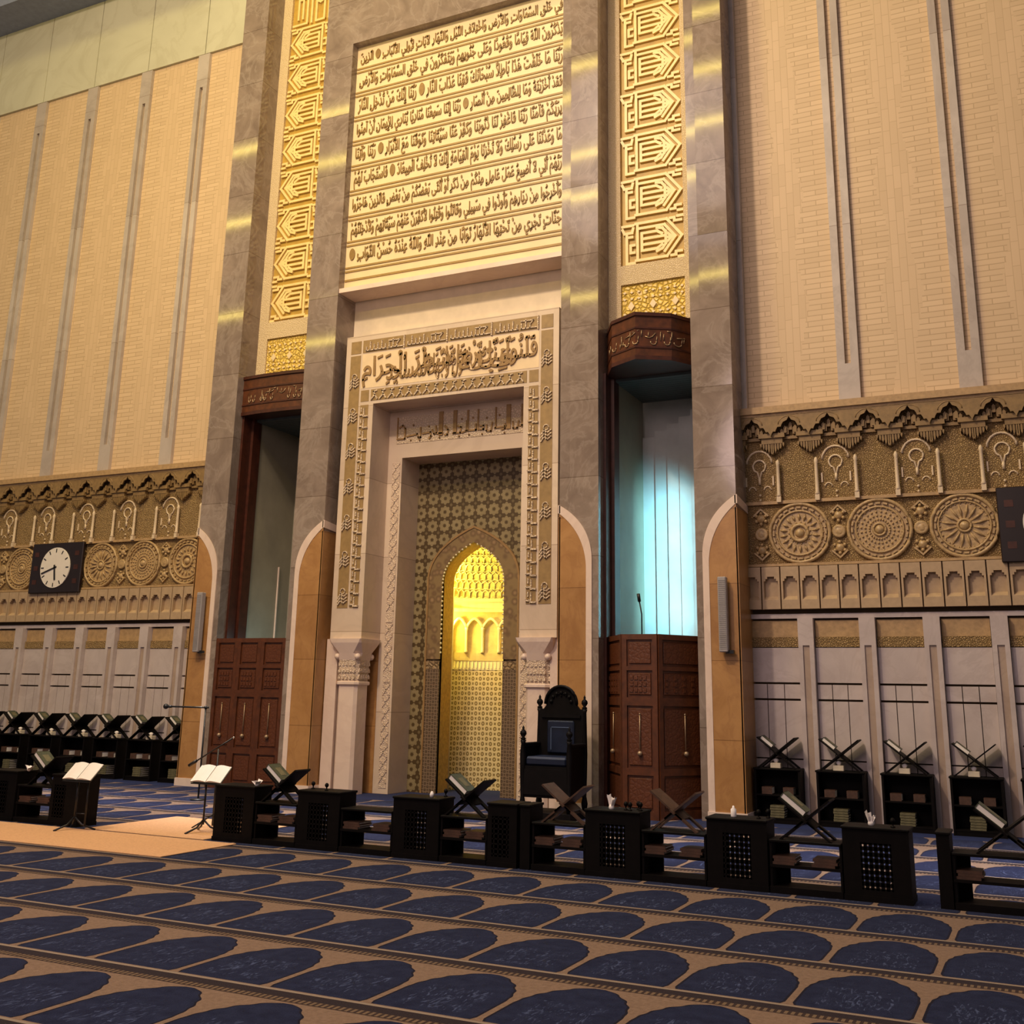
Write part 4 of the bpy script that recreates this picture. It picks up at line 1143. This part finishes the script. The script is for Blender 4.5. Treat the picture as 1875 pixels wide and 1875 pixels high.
# ---- front row of lattice cabinets and open shelves
YF = 10.84
def cabinet(label, w=.58):
    t = thing('lattice_cabinet', label, 'cabinet', (0, 0, 0), 0., 'black lattice cabinets in the front row')
    x0, x1 = 0., w
    MB().bbox(x0 - .01, x1 + .01, -.015, .345, .61, .635, .006).build('top', 'wood_black', t)
    for a in (x0, x1 - .025): MB().box(a, a + .025, .0, .33, .05, .61).build('side_panel', 'wood_black', t)
    mb = MB()
    a, b_ = (.155, .425) if w > .5 else (.05, .25)
    mb.box(x0 + .025, a, 0, .022, .05, .61); mb.box(b_, x1 - .025, 0, .022, .05, .61); mb.box(a, b_, 0, .022, .05, .10); mb.box(a, b_, 0, .022, .50, .61)
    nx, nz = (6, 8) if w > .5 else (4, 8)
    px, pz = (b_ - a) / nx, .40 / nz
    for i in range(nx + 1): mb.box(a + px * i - px * .33, a + px * i + px * .33, .003, .019, .10, .50)
    for j in range(nz + 1): mb.box(a, b_, .003, .019, .10 + pz * j - pz * .33, .10 + pz * j + pz * .33)
    mb.build('lattice_front', 'wood_black', t)
    MB().box(x0 - .005, x1 + .005, -.01, .335, 0, .05).build('plinth', 'wood_black', t)
    mb = MB(); mb.box(x0 + .025, x0 + .10, .31, .33, .05, .61); mb.box(x1 - .10, x1 - .025, .31, .33, .05, .61); mb.box(x0 + .1, x1 - .1, .31, .33, .52, .61); mb.build('back_rail', 'wood_black', t)
    return t
def open_shelf(label, w):
    t = thing('open_shelf', label, 'shelf', (0, 0, 0), 0., 'open black shelves in the front row')
    MB().bbox(0, w, 0, .33, .445, .47, .005).build('shelf_board', 'wood_black', t)
    MB().box(0, w, .01, .32, .225, .25).build('shelf_board', 'wood_black', t)
    MB().box(0, w, -.005, .33, 0, .06).build('shelf_board', 'wood_black', t)
    MB().box(w - .02, w, .02, .31, .06, .445).build('end_panel', 'wood_black', t)
    MB().prismz([(0, .02), (.02, .02), (.02, .285), (.13, .285), (.13, .31), (0, .31)], .06, .445).build('end_panel', 'wood_black', t)
    return t
CABS = [(-9.15, .58, 'second from left end of the long middle run'), ]
row = []   # (kind, x, w, key)
cab_defs = [(-13.10, .58, 'at the far left edge'), (-11.86, .50, 'beside the left music stand'),
            (-9.14, .58, 'right of the right music stand'), (-7.93, .58, 'in front of the left column, two finials on top'), (-6.64, .58, 'in front of the niche opening, left of it'), (-5.47, .34, 'narrow, between the niche and the throne chair'),
            (-4.36, .58, 'in front of the right pulpit door, with a tissue and four finials'), (-3.10, .58, 'in front of the rightmost pillar, with a small bottle'), (-1.83, .58, 'rightmost whole one, with an upright tissue')]
c0 = {}
cab_objs = []
for x, w, d_ in cab_defs:
    lab = 'black lattice cabinet ' + d_
    if w not in c0: c0[w] = cabinet(lab, w); c0[w].location = (x, YF, 0); cab_objs.append(c0[w])
    else: cab_objs.append(dup(c0[w], (x, YF, 0), label=lab))
sh_defs = [(-12.50, .63, 'beside the left music stand'), (-8.545, .60, 'in front of the leftmost wooden pulpit door'), (-7.335, .68, 'in front of the left column of the niche'), (-6.045, .56, 'before the glowing niche'),
           (-4.96, .59, 'in front of the throne chair'), (-3.765, .65, 'in front of the right pulpit door'), (-2.505, .66, 'between the two rightmost lattice cabinets'), (-.90, .92, 'cut by the right edge')]
s0 = {}
for x, w, d_ in sh_defs:
    lab = 'open black book shelf ' + d_
    if w not in s0: s0[w] = open_shelf(lab, w); s0[w].location = (x, YF, 0)
    else: dup(s0[w], (x, YF, 0), label=lab)
# end posts of the two right-hand runs
for x, d_ in ((-5.09, 'behind the narrow lattice cabinet'), (-1.02, 'at the start of the rightmost shelf')):
    mb = MB(); mb.box(0, .11, 0, .33, 0, .61); mb.bbox(-.01, .12, -.012, .34, .61, .635, .005)
    o = mb.build('end_post', 'wood_black'); o.location = (x, YF, 0)
    tag(o, 'short black end post ' + d_, 'post')
# finials standing on cabinet tops (parts of those cabinets)
def finial(parent, x, y): 
    MB().lathe([(.022, 0), (.022, .008), (.008, .014), (.007, .03), (.02, .045), (.024, .06), (.015, .078), (.001, .084)], (x, y, .635), 10).build('finial', 'wood_black', parent)
finial(cab_objs[3], .06, .2); finial(cab_objs[3], .32, .1)
finial(cab_objs[4], .50, .28)
for x, y in ((.40, .1), (.46, .06), (.50, .2), (.55, .12)): finial(cab_objs[6], x, y)
finial(cab_objs[7], .48, .12); finial(cab_objs[7], .55, .22); finial(cab_objs[8], .44, .1)
# rests and books on the shelves
rest_defs = [(-12.10, 0, 'left of the left music stand', True, 'wood_black'), (-8.24, 0, 'in front of the left pulpit and its column', True, 'wood_black'), (-5.77, 0, 'silhouetted against the glowing niche', True, 'wood_black'),
             (-4.62, 0, 'bare, in front of the throne chair', False, 'wood_black_lit'), (-3.44, 0, 'bare, in front of the right pulpit door', False, 'wood_black_lit'), (-2.17, 0, 'between the two rightmost lattice cabinets', True, 'wood_black'), (-.46, 0, 'near the right edge', True, 'wood_black')]
for x, _, d_, bk, mt in rest_defs:
    rest((x, YF + .165, .47), 'crossed dark wooden book rest ' + d_, 'book rests in the front row', 1.0, mt)
    if bk: quran_on_rest((x, YF + .165, .47), 'closed green book on front rest ' + d_, 'books on the front rests')
pb = None
short = ['beside left music stand', 'before left pulpit door', 'before left niche column', 'before the glowing niche', 'before the throne chair', 'before right pulpit door', 'between rightmost cabinets', 'cut by right edge']
for (x, w, d_), sd_ in zip(sh_defs, short):
    for sidek, xo in (('left', .13), ('right', w - .16)):
        for j in range(3):
            lab = '%s brown book, %s pile, open shelf %s' % (('lowest', 'middle', 'topmost')[j], sidek, sd_)
            loc = (x + xo + .012 * ((j * 5) % 3 - 1), YF + .16, .25 + .025 * j)
            if pb is None: pb = rot_book(.21, .024, .26, 'book_brown', 'shelf_book', lab, loc, 0., None, 'books on the front shelves')
            else: dup(pb, loc, label=lab)
# tissues, bottle
tissue((-12.50, 11.0, .635), 'white crumpled tissue on the far left lattice cabinet', 1)
tissue((-8.62, 10.95, .635), 'white crumpled tissue on the cabinet right of the music stand', 2)
tissue((-4.11, 10.93, .635), 'white folded tissue on the cabinet in front of the right pulpit', 3)
tissue((-1.59, 11.0, .635), 'white upright tissue on the rightmost whole cabinet', 4)
b_ = MB().lathe([(.026, 0), (.028, .01), (.028, .07), (.012, .085), (.011, .1), (.001, .105)], (0, 0, 0), 12).build('small_bottle', 'tissue_white'); b_.location = (-2.86, 10.95, .635); tag(b_, 'small pale bottle on the cabinet in front of the rightmost pillar', 'bottle')
b_ = MB().lathe([(.022, 0), (.024, .03), (.012, .06), (.001, .065)], (0, 0, 0), 10).build('small_bottle', 'tissue_white'); b_.location = (-6.22, 10.95, .635); tag(b_, 'tiny white bottle on the cabinet left of the niche opening', 'bottle')

# ---- music stands with open books
def music_stand(loc, label):
    t = thing('music_stand', label, 'music stand', loc)
    mb = MB(); q = [Vector((-.22, -.06, .60)), Vector((.22, -.06, .60)), Vector((.22, .12, .78)), Vector((-.22, .12, .78))]
    n = Vector((0, .7, -.7)) * .012
    mb.loft([[tuple(p) for p in q], [tuple(p + n) for p in q]], True, True); mb.box(-.22, .22, -.10, -.055, .585, .60)
    mb.build('desk', 'black_plastic', t)
    mb = MB(); mb.tube([(-.07, .02, .66), (-.07, .02, .10)], .013, 8); mb.tube([(.09, .04, .66), (.09, .04, .06)], .011, 8); mb.tube([(-.07, .02, .2), (.09, .04, .2)], .008, 6); mb.build('pole', 'metal_dark', t)
    for k in range(3):
        a = 2 * PI * k / 3 + .4
        mb = MB(); mb.tube([(-.07, .02, .16), (-.07 + .1 * math.cos(a), .02 + .1 * math.sin(a), .07), (-.07 + .28 * math.cos(a), .02 + .28 * math.sin(a), .015)], .012, 6); mb.build('leg', 'metal_dark', t)
    return t
def open_book(loc, label):
    t = thing('open_book', label, 'book', loc)
    for s in (-1, 1):
        rings = []
        for i in range(9):
            f = i / 8; x = s * (.005 + .235 * f); bulge = .03 * math.sin(PI * min(1, f * 1.1)) * (1 - .5 * f)
            rings.append([(x, -.075 - .7 * bulge, .605 + .7 * bulge + .0), (x, .115 - .7 * bulge, .785 + .7 * bulge), (x, .125, .775), (x, -.065, .595)])
        MB().loft(rings, True, True).build('page_block', 'paper', t)
    MB().loft([[(-.245, -.07, .596), (-.245, .122, .778), (-.245, .126, .774), (-.245, -.066, .592)], [(.245, -.07, .596), (.245, .122, .778), (.245, .126, .774), (.245, -.066, .592)]], True, True).build('cover', 'book_green', t)
    return t
for (x, y), d_ in (((-11.10, 10.60), 'left'), ((-9.62, 11.28), 'right')):
    music_stand((x, y, 0), 'black music stand, %s of the two' % ('left one beside the lattice cabinet' if d_ == 'left' else 'right one on the tan mat, tripod feet visible'))
    open_book((x, y - .012, .012), 'white open book on the %s music stand' % d_)

# ---- microphones
mc = thing('microphone_stand', 'tall black microphone stand with horizontal boom before the leftmost pillar', 'microphone stand', (-12.58, 14.5, 0))
MB().tube([(0, 0, .02), (0, 0, 1.45)], .014, 8).build('pole', 'black_plastic', mc)
MB().tube([(.06, 0, 1.45), (-.80, 0, 1.45)], .014, 8).build('boom', 'black_plastic', mc)
MB().lathe([(.13, 0), (.13, .015), (.03, .03)], n=20).build('base', 'black_plastic', mc)
mb = MB(); mb.ball((-.86, 0, 1.45), .045, 10, 8); mb.tube([(-.83, 0, 1.45), (-.74, 0, 1.45)], .022, 8); mb.build('microphone', 'black_plastic', mc)
mb = MB(); mb.ball((0, 0, 1.45), .03, 8, 6); mb.build('clutch', 'black_plastic', mc)
mc = thing('microphone_stand', 'short black microphone stand with slanted boom behind the right music stand', 'microphone stand', (-9.98, 11.82, 0))
MB().tube([(0, 0, .02), (0, 0, .98)], .011, 8).build('pole', 'black_plastic', mc)
MB().tube([(-.40, -.02, .78), (.22, .02, 1.13)], .010, 8).build('boom', 'black_plastic', mc)
MB().tube([(-.46, -.02, .75), (-.34, -.02, .815)], .022, 8).build('microphone', 'black_plastic', mc)
MB().ball((.22, .02, 1.13), .014, 8, 6).build('end_cap', 'chrome', mc)
for k in range(3):
    a = 2 * PI * k / 3 + .2; MB().tube([(0, 0, .16), (.3 * math.cos(a), .3 * math.sin(a), .012)], .009, 6).build('leg', 'metal_dark', mc)
mc = thing('microphone', 'thin black gooseneck microphone inside the blue lit right pulpit', 'microphone', (XC + 3.60, 16.95, 2.3))
MB().tube([(0, 0, 0), (.0, 0, .75), (-.03, -.02, .95)], .012, 6).build('gooseneck', 'black_plastic', mc)
MB().tube([(-.03, -.02, .95), (-.045, -.03, 1.08)], .028, 8).build('capsule', 'black_plastic', mc)

# ---- throne chair
ct = thing('throne_chair', 'carved black high-backed throne chair with dark blue leather, right of the niche', 'chair', (-6.72, 15.45, 0))
mb = MB(); mb.box(-.42, .42, -.36, .36, 0, .10); mb.build('platform', 'wood_black', ct)
mb = MB(); mb.box(-.38, .38, -.30, .30, .30, .74); mb.box(-.38, .38, -.315, -.30, .34, .70); mb.build('seat_box', 'wood_black', ct)
for sx in (-1, 1):
    for yy in (-.29, .30):
        mb = MB(); x = sx * .37
        top = 1.10 if yy < 0 else 1.55
        mb.lathe([(.035, .1), (.05, .2), (.03, .3), (.04, .6), (.045, .9), (.03, top - .05), (.045, top)], (x, yy, 0), 10); mb.build('leg', 'wood_black', ct)
        mb = MB(); mb.lathe([(.03, 0), (.045, .02), (.02, .04), (.05, .085), (.045, .12), (.015, .15), (.02, .17), (.001, .21)], (x, yy, top), 10); mb.build('finial', 'wood_black', ct)
    mb = MB(); mb.bbox(sx * .37 - .035, sx * .37 + .035, -.30, .30, 1.0, 1.06, .012); mb.box(sx * .37 - .012, sx * .37 + .012, -.28, .28, .74, 1.0); mb.build('armrest', 'wood_black', ct)
MB().bbox(-.33, .33, -.30, .26, .74, .87, .03).build('seat_cushion', 'leather_blue', ct)
q = [(-.36, .74), (-.36, 1.56), (-.30, 1.54), (-.25, 1.60)] + [(-.25 * math.cos(PI * i / 14), 1.62 + .26 * math.sin(PI * i / 14)) for i in range(15)] + [(.25, 1.60), (.30, 1.54), (.36, 1.56), (.36, .74)]
MB().prism(q[::-1], .27, .33).build('backrest', 'wood_black', ct)
mb = MB(); mb.tube([(-.26 * math.cos(PI * i / 14), .26, 1.62 + .265 * math.sin(PI * i / 14)) for i in range(15)], .025, 6)
for k in range(7):
    a = PI * (k + .5) / 7; mb.ball((-.17 * math.cos(a), .265, 1.62 + .17 * math.sin(a)), .03, 8, 5)
for k in range(5): mb.ball((-.08 + .04 * k, .26, 1.74 + .03 * (k % 2)), .014, 6, 4)
mb.box(-.32, .32, .245, .27, 1.42, 1.46)
mb.build('crest_carving', 'wood_black', ct)
MB().bbox(-.22, .22, .235, .28, .90, 1.38, .02).build('back_cushion', 'leather_blue', ct)
mb = MB(); mb.stroke([(-.15, .96), (-.15, 1.28), (.15, 1.28), (.15, .96)], .012, .228, .24); mb.build('cushion_piping', 'leather_line', ct)

# ---- tan mats
o = MB().bbox(-12.6, -8.66, 9.47, 10.70, .0, .012, .004).build('prayer_mat', 'mat_tan'); tag(o, 'long plain tan mat on the carpet in front of the music stands', 'mat')
o = MB().bbox(-11.15, -9.22, 10.78, 12.45, .0, .012, .004).build('prayer_mat', 'mat_tan'); tag(o, 'tan mat under the right music stand, behind the long mat', 'mat')
